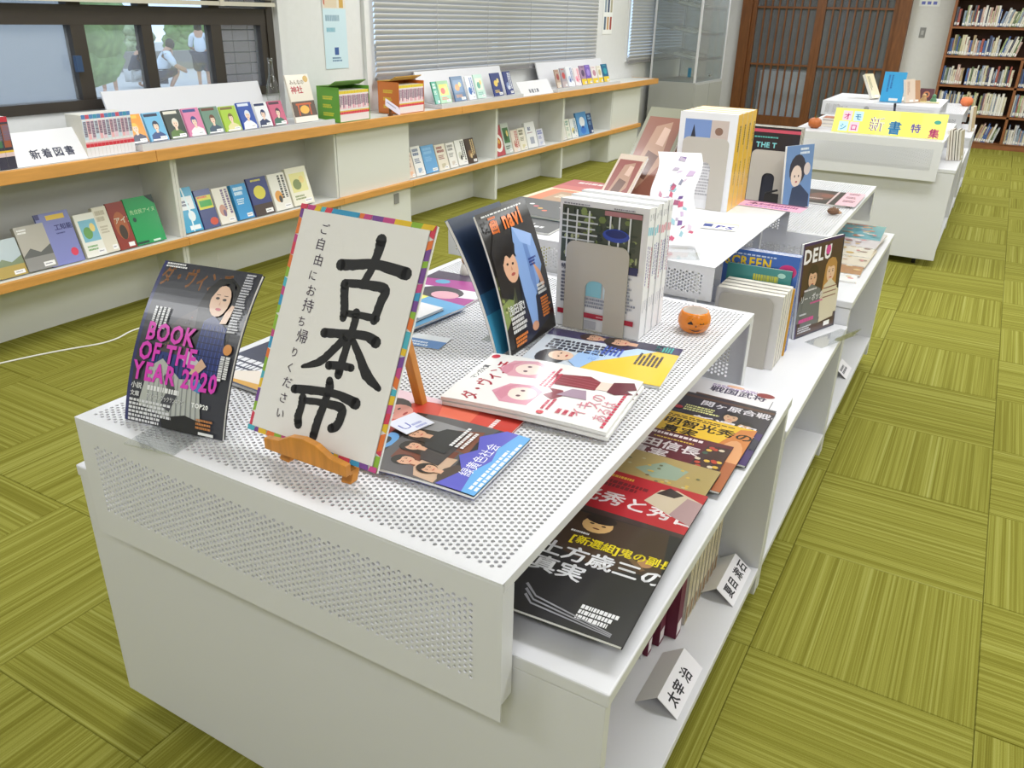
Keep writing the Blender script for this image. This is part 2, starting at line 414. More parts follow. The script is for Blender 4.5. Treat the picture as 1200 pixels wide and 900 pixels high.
# --- windows
def window(name, y0, y1, mull, frame_m, z0=.96, z1=2.2, glass=True):
    f = M(); x0, x1 = XW - .07, XW + .012
    f.box(x0, x1, y0, y1, z0, z0 + .045); f.box(x0, x1, y0, y1, z1 - .05, z1)
    f.box(x0, x1, y0, y0 + .05, z0 + .045, z1 - .05); f.box(x0, x1, y1 - .05, y1, z0 + .045, z1 - .05)
    o = struct(name, f, frame_m)
    for a, b in mull: put('mullion', M().box(XW - .05, XW + .004, a, b, z0 + .045, z1 - .05), frame_m, o)
    if glass: put('pane', M().box(XW - .032, XW - .028, y0 + .05, y1 - .05, z0 + .045, z1 - .05), GLASS, o)
    return o
w1 = window('window_1', -1.9, 2.07, ((.815, .885), (1.19, 1.25), (1.62, 1.69), (-.6, -.53)), DKFRAME)
put('window_head', M().box(XW - .06, XW + .006, -1.85, 2.02, 1.33, 1.415), DKFRAME, w1)
put('side_panel', M().box(XW - .05, XW + .004, 1.975, 2.03, 1.0, 1.34), DKFRAME, w1)
put('latch', M().box(XW + .004, XW + .025, .80, .83, 1.13, 1.20), mat('blue_latch', '#2c4568', .4), w1)
w2 = window('window_2', 2.93, 6.52, ((4.7, 4.76),), WALLM)
w3 = window('window_3', 7.38, 9.9, ((8.6, 8.66),), WALLM)
def blind(label, y0, y1, zb, zt, pitch, closed=True):
    r = thing('window_blind', label, 'blind', loc=(XW + .04, y0, zb)); L = y1 - y0
    put('bottom_rail', M().box(-.012, .012, 0, L, 0, .018), mat('blind_rail', '#8d8a8c', .4), r)
    a = math.radians(60 if closed else 10); c, s_ = .019 * math.cos(a), .019 * math.sin(a)
    arc_ = [(c * t - .0075 * (1 - t * t) * -math.sin(a), s_ * t - .0075 * (1 - t * t) * math.cos(a) * -1) for t in (-1, -.5, 0, .5, 1)]
    sl = M(); sl.prism([(p_ + .0012, q_) for p_, q_ in arc_] + [(p_, q_ + .0003) for p_, q_ in arc_[::-1]], 'y', 0, L); me = sl.mesh('slat', BLIND)
    z = .035
    while z < zt - zb: link('slat', me, r, loc=(0, 0, z)); z += pitch
    for q in range(1, int(L / .75) + 1): put('cord', M().cyl((.016, q * L / (int(L / .75) + 1), 0), (.016, q * L / (int(L / .75) + 1), zt - zb), .0016, seg=5), BLIND, r)
    put('head_rail', M().box(-.02, .02, 0, L, zt - zb, zt - zb + .03), BLIND, r)
blind('wide grey slatted blind, lowered behind the orange boxed comics', 2.95, 6.5, .985, 2.15, .0335)
blind('grey slatted blind lowered beside the glass display case', 7.4, 9.88, .945, 2.15, .0335)
r = thing('window_blind', 'cream slatted blind pulled up above the open window', 'blind', loc=(XW + .04, -1.85, 1.44))
slm = M().box(-.02, .02, 0, 3.9, 0, .0022).mesh('slat', mat('cream_slat', '#c9c3b4', .5))
for q in range(16): link('slat', slm, r, loc=(0, 0, .02 + q * .012))
put('bottom_rail', M().box(-.02, .02, 0, 3.9, -.014, .006), mat('cream_slat', '#c9c3b4', .5), r)
put('head_rail', M().box(-.025, .025, 0, 3.9, .62, .66), BLIND, r)
for q in (.8, 2.2, 3.5): put('ladder_tape', M().box(.021, .023, q, q + .03, -.016, .62), mat('cream_slat', '#c9c3b4', .5), r)
# --- ceiling lamps
for lx, ly in LAMPS:
    r = thing('ceiling_lamp', 'flush rectangular fluorescent ceiling lamp with a white tray', 'lamp', loc=(lx, ly, CEIL), group='ceiling lamps above the room')
    put('tray', M().box(-.62, .62, -.27, .27, -.035, 0), WHITE, r)
    dm = mat('lamp_diffuser', '#ffffff', .5); dm.node_tree.nodes['Principled BSDF'].inputs['Emission Color'].default_value = (1, 1, 1, 1); dm.node_tree.nodes['Principled BSDF'].inputs['Emission Strength'].default_value = 2.0
    put('diffuser', M().box(-.58, .58, -.23, .23, -.06, -.035), dm, r)
# --- lattice doors
def lattice(name, x0, x1, nbar, dark):
    f = M(); y0, y1 = 10.66, 10.72
    f.box(x0, x0 + .058, y0, y1, .031, 2.098); f.box(x1 - .058, x1, y0, y1, .031, 2.098); f.box(x0 + .06, x1 - .06, y0, y1, .03, .18); f.box(x0 + .06, x1 - .06, y0, y1, 2.02, 2.1)
    o = struct(name, f, BROWNW)
    bar = M().box(-.010, .010, 10.665, 10.695, .18, 2.02).mesh('lattice_bar', BROWNW)
    for k in range(1, nbar + 1): link('lattice_bar', bar, o, loc=(x0 + .06 + (x1 - x0 - .12) * k / (nbar + 1), 0, 0))
    for z in (.86, 1.585): put('rail', M().box(x0 + .06, x1 - .06, 10.664, 10.70, z - .012, z + .012), BROWNW, o)
    put('pane', M().box(x0 + .06, x1 - .06, 10.703, 10.707, .18, 2.02), GLASS, o)
lattice('door_1', -3.028, -2.121, 7, 1); lattice('door_2', -2.119, -1.162, 8, 1)
struct('trim_2', M().box(-3.17, -3.03, 10.62, YF + .06, 0, 2.2).box(-1.16, -1.02, 10.62, YF + .06, 0, 2.2).box(-3.03, -1.16, 10.62, YF + .06, 2.1, 2.2).box(-3.03, -1.16, 10.63, YF, 0, .03), BROWNW)
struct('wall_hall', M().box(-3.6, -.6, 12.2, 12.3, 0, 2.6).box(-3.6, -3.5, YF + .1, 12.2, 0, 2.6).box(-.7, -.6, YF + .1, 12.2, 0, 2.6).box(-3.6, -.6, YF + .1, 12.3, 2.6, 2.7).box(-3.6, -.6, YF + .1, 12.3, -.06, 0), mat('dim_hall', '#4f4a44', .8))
r = thing('storage_cabinet', 'white cabinet standing behind the left lattice door', 'cabinet', loc=(-2.62, 11.2, .003))
put('body', M().box(-.32, .42, 0, .35, 0, .75), WHITE, r); put('door', M().box(-.31, .045, -.015, 0, .02, .73), WHITE, r); put('door', M().box(.055, .41, -.015, 0, .02, .73), WHITE, r)
# --- outdoors, seen through window 1
struct('ground_outside', M().box(-45, -3.7, -20, 45, -.75, -.6), mat('pale_paving', '#b9b5ae', .9, noise=(2, .08, (1, 1, 1))))
r = thing('neighbour_building', 'plain grey building close outside the left window', 'building', loc=(-11, 0, -.6))
put('wall', M().box(-3, 0, -6, 5.70, 0, 5), mat('grey_render', '#a3a3a3', .9), r); put('plinth', M().box(0, .15, -6, 5.9, 0, .75), mat('grey_blue_plinth', '#6f7f92', .8), r)
put('window', M().box(0, .05, 2.6, 3.4, 2.0, 3.0), mat('pale_shutter', '#d6dadd', .5), r)
struct('wall_garden', M().box(-25.4, -25.1, 5, 40, -.6, .0), mat('garden_wall', '#8f8b84', .9))
LEAF = mat('leaf_green', '#7f9a5c', .8, noise=(6, .3, (1, 1, 1)))
def bush(label, x, y, z, rx, ry, rz, seed, mm=LEAF):
    rr = random.Random(seed); m_ = M()
    for k in range(90):
        a, b = rr.uniform(0, 2 * PI), rr.uniform(-.4, 1.4); q = rr.uniform(.55, 1)
        c = (q * rx * math.cos(a) * math.cos(b), q * ry * math.sin(a) * math.cos(b), rz * .5 + q * rz * .6 * math.sin(b)); s_ = rr.uniform(.12, .24) * rz
        m_.ball(c, s_, s_ * 1.2, s_ * .8, 6, 4)
    r_ = thing('garden_bush', label, 'bush', loc=(x, y, z)); put('foliage', m_, mm, r_); put('stem', M().cyl((0, 0, 0), (0, 0, rz), .06, .03), BROWNW, r_)
LEAF2 = mat('leaf_dark', '#6d8a60', .8, noise=(6, .3, (1, 1, 1))); LEAF3 = mat('leaf_pale', '#a5b088', .8, noise=(6, .3, (1, 1, 1)))
bush('green shrub at the corner of the grey building', -16, 8.95, -.6, .5, .35, 3.2, 1)
bush('dark bush behind the standing man outside', -29, 18.6, -.6, .7, .8, 1.25, 2, LEAF2)
bush('bright round bush behind the crouching man outside', -29, 22.6, -.6, .7, .8, 1.6, 3)
bush('pale low bush between the people outside', -31, 21.5, -.6, .7, .8, 1.3, 4, LEAF3)
bush('pale bush behind the woman outside', -29, 25.0, -.6, .7, .8, 1.2, 5, LEAF3)
def figure(label, x, y, joints, edges, rad, cols, rz=0, sc=1.0):
    """joints in metres; one skinned body plus clothing shells"""
    r_ = thing('person', label, 'person', loc=(x, y, -.6), rz=rz)
    def skin(name, js, es, m_, grow=0):
        idx = {j: i for i, j in enumerate(js)}
        me = bpy.data.meshes.new(name); me.from_pydata([[c * sc for c in joints[j]] for j in js], [(idx[a], idx[b]) for a, b in es], []); me.materials.append(m_)
        o_ = link(name, me, r_); s_ = o_.modifiers.new('skin', 'SKIN'); s_.use_smooth_shade = True
        for i, j in enumerate(js):
            v = me.skin_vertices[0].data[i]; v.radius = ((rad[j] + grow) * sc, (rad[j] + grow) * sc); v.use_root = (i == 0)
        sb = o_.modifiers.new('sub', 'SUBSURF'); sb.levels = 1; sb.render_levels = 2
    skin('body', list(joints), edges, mat('skin', '#c99a7c', .6))
    for nm, js, m_, gr in cols:
        skin(nm, js, [e for e in edges if e[0] in js and e[1] in js], m_, gr)
    put('hair', M().ball((joints['head'][0] * sc, joints['head'][1] * sc, (joints['head'][2] + .03) * sc), .105 * sc, .105 * sc, .12 * sc), mat('hair', '#241d1b', .7), r_)
ST = dict(pelvis=(0, 0, .95), chest=(0, 0, 1.28), neck=(0, 0, 1.46), head=(0, 0, 1.60), lsh=(0, .19, 1.40), lel=(.05, .25, 1.12), lha=(.25, .12, 1.05), rsh=(0, -.19, 1.40), rel=(.05, -.25, 1.12), rha=(.25, -.1, 1.02),
          lhip=(0, .10, .90), lkn=(.03, .11, .50), lan=(0, .11, .08), lto=(.14, .13, .03), rhip=(0, -.10, .90), rkn=(.05, -.12, .5), ran=(-.05, -.12, .08), rto=(.1, -.14, .03))
ED = [('pelvis', 'chest'), ('chest', 'neck'), ('neck', 'head'), ('neck', 'lsh'), ('lsh', 'lel'), ('lel', 'lha'), ('neck', 'rsh'), ('rsh', 'rel'), ('rel', 'rha'), ('pelvis', 'lhip'), ('lhip', 'lkn'), ('lkn', 'lan'), ('lan', 'lto'), ('pelvis', 'rhip'), ('rhip', 'rkn'), ('rkn', 'ran'), ('ran', 'rto')]
RA = dict(pelvis=.14, chest=.15, neck=.055, head=.10, lsh=.06, lel=.042, lha=.035, rsh=.06, rel=.042, rha=.035, lhip=.09, lkn=.06, lan=.042, lto=.035, rhip=.09, rkn=.06, ran=.042, rto=.035)
TOPJ = ['pelvis', 'chest', 'neck', 'lsh', 'lel', 'rsh', 'rel']; LEGJ = ['pelvis', 'lhip', 'lkn', 'rhip', 'rkn']
navy = mat('navy_cloth', '#2c3145', .8); whitec = mat('white_cloth', '#dfe6ee', .8); khaki = mat('pale_shorts', '#c6c4c0', .8); dark = mat('dark_cloth', '#3c3d4c', .8)
figure('man outside in a navy shirt and pale shorts, standing', -19.1, 11.85, ST, ED, RA, [('shirt', TOPJ, navy, .025), ('shorts', LEGJ, khaki, .03)], rz=-.6, sc=1.12)
figure('woman outside in a white top and long dark skirt, standing', -17.9, 13.75, ST, ED, RA, [('shirt', TOPJ, whitec, .02), ('skirt', LEGJ, dark, .08)], rz=2.4, sc=.95)
SQ = dict(ST); SQ.update(pelvis=(-.18, 0, .36), chest=(.02, 0, .68), neck=(.1, 0, .86), head=(.16, 0, 1.0), lsh=(.08, .19, .80), lel=(.22, .26, .56), lha=(.46, .2, .45), rsh=(.08, -.19, .8), rel=(.22, -.26, .56), rha=(.46, -.18, .42),
     lhip=(-.16, .1, .34), lkn=(.28, .16, .46), lan=(.05, .14, .08), lto=(.2, .15, .03), rhip=(-.16, -.1, .34), rkn=(.28, -.16, .46), ran=(.05, -.14, .08), rto=(.2, -.15, .03))
figure('man outside in a white shirt, crouching with his back turned', -18.7, 13.25, SQ, ED, RA, [('shirt', TOPJ, whitec, .03), ('trousers', LEGJ, dark, .03)], rz=.9, sc=1.1)
figure('man outside in a dark shirt and pale shorts, bending low', -19.9, 13.3, SQ, ED, RA, [('shirt', TOPJ, navy, .03), ('shorts', LEGJ, khaki, .03)], rz=1.4, sc=.95)
o = struct('pillar_outside', M().box(-4.03, -3.951, 2.02, 2.9, -.599, 2.4), mat('tile_joint', '#35302c', .9))
tm = M().box(0, .01, 0, .116, 0, .056).mesh('tile', mat('brown_tile', '#a8938a', .5))
for zi in range(16):
    for yi in range(6): link('tile', tm, o, loc=(-3.95, 2.03 + yi * .124, .85 + zi * .064))

# ================================================================== WALL SHELVES
def shelf_unit(label, y0, y1, rail=True):
    r_ = thing('wall_shelf_unit', label, 'shelf', loc=(XW, y0, 0)); L = y1 - y0; e = .0007
    put('side_panel', M().box(.005, .26, e, .018, 0, .738), WOFF, r_, bev=.0012)
    put('side_panel', M().box(.005, .26, L - .018, L - e, 0, .738), WOFF, r_, bev=.0012)
    put('back_panel', M().box(.005, .017, .018, L - .018, .335, .738), mat('grey_back_board', '#c9c9c7', .6), r_)
    put('kick_panel', M().box(.03, .045, .018, L - .018, 0, .30), WOFF, r_)
    put('lower_shelf', M().box(.018, .275, .018, L - .018, .302, .335), WOFF, r_)
    put('shelf_edge', M().box(.275, .30, e, L - e, .298, .337), ORANGE, r_, bev=.002)
def closed_unit(label, y0, y1):
    r_ = thing('closed_cabinet', label, 'cabinet', loc=(XW, y0, 0)); L = y1 - y0; e = .0007
    put('body', M().box(.005, .255, e, L - e, 0, .738), WOFF, r_, bev=.0012)
    put('front_panel', M().box(.255, .264, .002, L - .002, .01, .736), WOFF, r_, bev=.001)
    put('rail', M().box(.264, .30, e, L - e, .298, .337), ORANGE, r_, bev=.002)
    return r_
shelf_unit('open wall shelf bay outside the left edge of the photo', -1.35, -.15)
shelf_unit('open shelf bay under the manga rows, with the green book', -.15, 1.055)
shelf_unit('open shelf bay with the pale blue bagged book', 1.055, 2.255)
cc = closed_unit('white blank cabinet between two open bays, under the boxed comics', 2.255, 2.985)
put('socket', M().box(.264, .27, .55, .60, .20, .27), mat('grey_socket', '#8f8f8f', .5), cc)
shelf_unit('open shelf bay with seven slim paperbacks', 2.985, 4.185)
shelf_unit('open shelf bay with the round plate cookbook', 4.185, 5.395)
shelf_unit('open shelf bay with the light blue picture book', 5.395, 6.52)
closed_unit('white blank cabinet at the far end of the wall shelves', 6.52, 7.28)
r = thing('shelf_worktop', 'long white worktop with a beech edge over the wall shelves', 'worktop', loc=(XW, -1.4, .74))
put('board', M().box(.004, .30, 0, 9.02, 0, .05), WOFF, r)
put('edge_strip', M().box(.30, .325, 0, 2.32, -.002, .052), ORANGE, r, bev=.003)
put('edge_strip', M().box(.30, .325, 2.322, 4.98, -.002, .052), ORANGE, r, bev=.003)
put('edge_strip', M().box(.30, .325, 4.982, 9.045, -.002, .052), ORANGE, r, bev=.003)
put('end_strip', M().box(.004, .30, 9.02, 9.045, -.002, .052), ORANGE, r)
# power cord on the floor
cp = [(-3.33, -.35, .004), (-3.25, .0, .004), (-3.16, .25, .004), (-3.06, .43, .004), (-3.13, .60, .004), (-3.05, .74, .004), (-3.10, .92, .004), (-3.2, 1.07, .004), (-3.3, 1.3, .004), (-3.43, 1.40, .02), (-3.44, 1.40, .14)]
cu = bpy.data.curves.new('power_cord', 'CURVE'); cu.dimensions = '3D'; cu.bevel_depth = .0035; sp = cu.splines.new('NURBS'); sp.points.add(len(cp) - 1); sp.use_endpoint_u = True; sp.order_u = 3
for q, c_ in zip(sp.points, cp): q.co = (*c_, 1)
cu.materials.append(PAPER)
o = link('tmp_cord', cu); bpy.context.view_layer.update(); me = bpy.data.meshes.new_from_object(o.evaluated_get(bpy.context.evaluated_depsgraph_get())); bpy.data.objects.remove(o); o = link('power_cord', me); tag(o, 'white power cord snaking over the green carpet along the wall shelves', 'cord')

# --- books that stand along the wall shelves (face +X)
def wart(w, h, bg, style, seed=0, ink='#333344', acc='#d04040'):
    a = Art(w, h, bg); rr = random.Random(seed)
    if style == 'manga':
        a.rect(.04, .86, .8, .96, ink); a.person(.52, .52, h * .28, ink, '#f0d2bd', acc, rot=rr.uniform(-8, 8)); a.rect(.1, .02, .9, .07, '#f4f4f4')
    elif style == 'land':
        a.rect(0, .0, 1, .34, acc); a.poly([(0, .34), (.3, .5), (.6, .38), (1, .52), (1, .3), (0, .3)], ink); a.lines(.08, .9, .3, 2, .06, '#ffffff', seed=seed)
    elif style == 'text':
        a.lines(.12, .82, .76, 2, .13, ink, seed=seed, fill=.75); a.lines(.15, .55, .6, 3, .06, ink, seed=seed + 1); a.rect(.3, .1, .7, .26, acc)
    elif style == 'vert':
        a.lines(.78, .94, .8, 2, .14, ink, vert=True, seed=seed, fill=.6); a.ell(.35, .38, .22, .16, acc); a.ell(.42, .30, .1, .1, ink)
    elif style == 'art':
        a.rect(.12, .35, .88, .85, acc); a.ell(.4, .55, .2, .14, ink); a.ell(.66, .66, .12, .1, '#e8d080'); a.lines(.15, .22, .6, 2, .07, ink, seed=seed)
    elif style == 'band':
        a.rect(0, 0, 1, .3, acc); a.ell(.5, .6, .3, .18, ink); a.lines(.2, .9, .6, 1, .08, ink, seed=seed)
    a.rect(.55, .045, .93, .15, '#f1f1f1'); a.lines(.6, .09, .28, 1, .03, '#444466', seed=seed + 9)
    return a
def wbook(label, y0, y1, h, style, bg, ink, acc, z=.3365, x=-3.275, t=.014, lean=17, seed=0, extra=None, group='books face out on the lower wall shelves', name='book', cat='book'):
    w = y1 - y0 ; a = wart(w, h, bg, style, seed, ink, acc)
    if extra: a2 = Art(w, h, bg); extra(a2); a = a2
    th = t * math.sin(math.radians(lean))
    magazine(name, label, cat, a, t, stand(x - t, y0, z + th * 0 + .0005, 90, lean), group, pages=PAGES, spine=bg)
def rust(a): a.rect(.03, .02, .97, .98, '#8c2f24'); a.ell(.5, .5, .38, .3, '#a85a30'); a.ell(.5, .36, .22, .16, '#3c2c20'); a.text('アイヌ', .16, .56, .15, '#f3ead8', sx=1); a.rect(.55, .04, .9, .13, '#f1f1f1')
def green(a): a.rect(0, 0, 1, 1, '#0d9a54'); a.poly([(.72, 1), (1, 1), (1, .8), (.9, .86)], '#14302a'); a.text('先住民アイヌ', .08, .66, .105, '#bfe0b0', bold=False); a.ell(.17, .54, .06, .05, '#0b4030'); a.rect(.0, .02, .4, .07, '#123c30'); a.rect(.55, .02, .8, .06, '#cfe8d8')
def blue_(a): a.rect(0, .9, .12, 1, '#33367a'); a.rect(.3, .86, .85, .95, '#e7c34a'); a.text('工知能', .44, .66, .12, '#34387a'); a.ell(.78, .2, .11, .08, '#d93a5a'); a.lines(.45, .58, .35, 1, .04, '#34387a')
def bag(a): a.rect(.05, .5, .9, .8, '#e9eef2'); a.lines(.12, .66, .6, 2, .07, '#2d3a66', fill=.7); a.ell(.6, .35, .2, .12, '#e8f1f5'); a.rect(.3, .04, .9, .14, '#eef3f6'); a.poly([(.42, 1), (.5, 1), (.62, .5), (.5, .0), (.44, .0), (.5, .5)], '#dff2fa')
def quiz(a): a.rect(0, .86, 1, 1, '#3e4a86'); a.rect(.05, .5, .95, .84, '#d8d13a'); a.rect(.15, .56, .9, .72, '#3aa544'); a.lines(.1, .78, .8, 1, .06, '#d33b2c', fill=.8); a.rect(0, 0, 1, .46, '#4a5484'); a.ell(.7, .16, .25, .1, '#d0553f')
LOW = [
 ('grey blue book at the left edge of the lower shelf', .02, .115, .150, 'text', '#cdd6da', '#60708a', '#8aa0b4', None),
 ('small landscape cover with ochre field on the lower shelf', .122, .245, .160, 'land', '#b9c8d0', '#7b8a68', '#b39b4c', None),
 ('grey book with a dark mountain ridge on its cover', .252, .385, .195, 'land', '#b5b0a6', '#5c5d5c', '#8e8d8b', None),
 ('lavender blue book with a red dot behind the grey one', .36, .515, .235, '', '#8086c4', '', '', blue_),
 ('white book with a painted green and blue valley', .53, .64, .200, 'art', '#e9e9e2', '#6aa05a', '#7cb8cf', None),
 ('plain cream book leaning behind the rust red one', .63, .70, .215, 'text', '#ddd8c8', '#b6ad98', '#ddd8c8', None),
 ('rust red patterned book beside the big green one', .705, .795, .225, '', '#8c2f24', '', '', rust),
 ('large plain green book with pale title beside the divider', .80, .965, .228, '', '#0d9a54', '', '', green),
 ('light blue book in a shiny plastic bag beside the divider', 1.09, 1.20, .228, '', '#3ba3cf', '', '', bag),
 ('navy and yellow book next to the bagged blue one', 1.21, 1.315, .205, '', '#3e4a86', '', '', quiz),
 ('cream book with two small figures on its cover', 1.325, 1.43, .195, 'vert', '#e8e4da', '#7c6a8a', '#c99a8a', None),
 ('plain bright blue slim book with a white label', 1.455, 1.56, .192, 'text', '#3f9ad6', '#d7ecf8', '#3f9ad6', None),
 ('dark navy book with a yellow band across the middle', 1.575, 1.72, .212, 'band', '#3d4680', '#d9cf52', '#4a3c38', None),
 ('white book with large vertical title and orange fox', 1.735, 1.865, .210, 'vert', '#e9e7e0', '#4a4a4a', '#e0a050', None),
 ('pale yellow flowered book at the end of its row', 1.88, 2.05, .222, 'art', '#ece9d8', '#7a8a50', '#e4de96', None),
 ('pale orange patterned slim book beside the blank cabinet', 3.02, 3.10, .175, 'text', '#e6d3c4', '#9a6a60', '#e8b89a', None),
 ('white slim book with three rows of tiny portraits', 3.11, 3.22, .208, 'text', '#e9e9e9', '#49618a', '#9db2cc', None),
 ('plain sky blue book in the third open bay', 3.23, 3.385, .198, 'text', '#6aa6da', '#8fc0e8', '#6aa6da', None),
 ('cream book with a dark red heading, right of the sky blue one', 3.40, 3.53, .190, 'text', '#e6dfd0', '#8a3c3c', '#c8c0a8', None),
 ('white narrow book with grey line drawings', 3.545, 3.65, .185, 'text', '#eceae6', '#7a7a7a', '#d8cfc4', None),
 ('white book with black vertical strips of text', 3.665, 3.79, .190, 'vert', '#efefec', '#3c3c3c', '#cfcfc4', None),
 ('dark brown starry book at the end of the third bay', 3.805, 3.93, .190, 'vert', '#4a3c34', '#d8c090', '#8a6a4a', None),
 ('cookbook with a large white plate of food on the cover', 4.215, 4.37, .245, '', '#b8505a', '', '', lambda a: (a.ell(.5, .42, .44, .3, '#f0eeea'), a.ell(.5, .42, .28, .19, '#b5522c'), a.ell(.58, .46, .1, .07, '#d8b050'), a.lines(.1, .88, .8, 1, .07, '#6a3050', fill=.8))),
 ('dark green cookbook behind the plate cookbook', 4.38, 4.50, .250, 'art', '#c9d2cc', '#3a5a3a', '#4c7a50', None),
 ('cream slim book with red spine and small figure', 4.52, 4.63, .185, 'vert', '#e8dcd0', '#b04848', '#c8a898', None),
 ('cream slim book with two rows of doodles', 4.64, 4.76, .188, 'text', '#ebe6d8', '#6a6a4a', '#d8d0a8', None),
 ('white book with a big blue numeral above a grey square', 4.775, 4.95, .220, '', '#eef0f2', '', '', lambda a: (a.text('80', .25, .68, .2, '#3a4a8a'), a.lines(.15, .58, .7, 1, .05, '#8a4a6a'), a.rect(.3, .15, .72, .42, '#aab0c0'))),
 ('small lavender printed booklet at the end of the fourth bay', 4.965, 5.08, .150, 'text', '#d8dae8', '#6a78b8', '#b8c0dc', None),
 ('plain off white book at the left of the fifth bay', 5.43, 5.53, .175, 'text', '#e2e0da', '#bdbab2', '#e2e0da', None),
 ('cream book with a green spine in the fifth bay', 5.54, 5.63, .182, 'text', '#e6e8dc', '#6a9a8a', '#c8d8c8', None),
 ('white book with blue and yellow emblem in the fifth bay', 5.645, 5.78, .180, 'vert', '#e8ecec', '#3a7aa0', '#e0d080', None),
 ('light blue picture book with a white oval, large', 5.80, 6.03, .222, '', '#5a9ad4', '', '', lambda a: (a.ell(.5, .58, .26, .22, '#e8ecf0'), a.ell(.5, .22, .26, .16, '#3a7ad0'), a.ell(.5, .36, .1, .05, '#24408a'))),
 ('dark navy slim book behind the light blue picture book', 6.04, 6.14, .195, 'text', '#2a4a7a', '#8ab0d0', '#2a4a7a', None)]
for k, (lb, y0, y1, h, st, bg, ink, acc, ex) in enumerate(LOW):
    wbook(lb, y0, y1, h, st or 'text', bg, ink or '#333333', acc or '#888888', extra=ex, seed=k, t=.012 + .006 * (k % 3))
# trays on the worktop
def tray(label, y0, y1, hb, ycap=None):
    r_ = thing('display_tray', label, 'tray', loc=(-3.445, y0, .7925)); L = y1 - y0; Lb = ycap or L
    put('base', M().prism([(0, 0), (.24, 0), (.24, .03), (.225, .03), (.19, .018), (.05, .03), (0, .03)], 'y', 0, L), WHITE, r_)
    put('back_board', M().prism([(.06, .025), (.07, .025), (.0, hb), (-.01, hb)], 'y', 0, Lb), WHITE, r_)
tray('long white display tray holding nine face-out comics', .86, 2.20, .25, .985); tray('white display tray right of the orange comic box', 3.33, 4.52, .235); tray('white display tray with yellow-banded paperbacks at the far end', 5.15, 6.56, .235)
MG = 'comics face out in the long white tray'
for lb, y0, y1, h, bg, ink, acc in (
 ('orange comic cover with a black-jacketed blond figure', .845, .945, .135, '#e89a38', '#e8c050', '#2c3050'),
 ('pale blue comic cover with a dark-haired figure in navy', .96, 1.06, .135, '#6fb4dc', '#28304a', '#2f4a80'),
 ('dark green and black comic cover in the long tray', 1.072, 1.175, .138, '#3c4440', '#e0dcd0', '#5c7a40'),
 ('pink comic cover with a blue-haired figure', 1.188, 1.29, .138, '#d880a8', '#3a4a8a', '#f0e8e8'),
 ('grey green comic cover with a brown-haired figure', 1.302, 1.41, .135, '#6c8c7c', '#6a4030', '#44566a'),
 ('lime green comic cover in a shiny wrapper', 1.424, 1.53, .130, '#a8c840', '#7a6a3a', '#e0d8a0'),
 ('deep blue comic cover with a white figure', 1.545, 1.645, .140, '#2c50a8', '#d8e0f0', '#e8ecf4'),
 ('white comic cover with a figure in a navy coat', 1.66, 1.755, .132, '#e8e8ee', '#1c2c5c', '#22305a'),
 ('rose pink comic cover at the right end of the long tray', 1.768, 1.87, .132, '#c86080', '#4a3040', '#3c6a5a')):
    wbook(lb, y0, y1, h, 'manga', bg, ink, acc, z=.8165, x=-3.262, t=.012, lean=20, seed=int(y0 * 100), group=MG, name='comic_book', cat='book')
def torii(a): a.rect(0, .45, 1, 1, '#e6ddd0'); a.text('みんなの', .12, .80, .11, '#8a7a60'); a.text('神社', .1, .62, .17, '#d84a5a', sx=1.1); a.ell(.84, .9, .11, .07, '#c8a040'); a.rect(0, .12, 1, .44, '#5c4a40'); a.rect(.16, .36, .84, .40, '#c85a28'); a.rect(.22, .14, .28, .38, '#c85a28'); a.rect(.72, .14, .78, .38, '#c85a28'); a.ell(.5, .26, .2, .09, '#f0b850'); a.rect(0, 0, 1, .11, '#efe9df')
wbook('tall shrine guidebook with a glowing red gate on its cover', 1.93, 2.115, .262, 'text', '#e6ddd0', '#a04040', '#d05a28', z=.8165, x=-3.255, t=.012, lean=14, extra=torii, name='guidebook', cat='book', group=None)
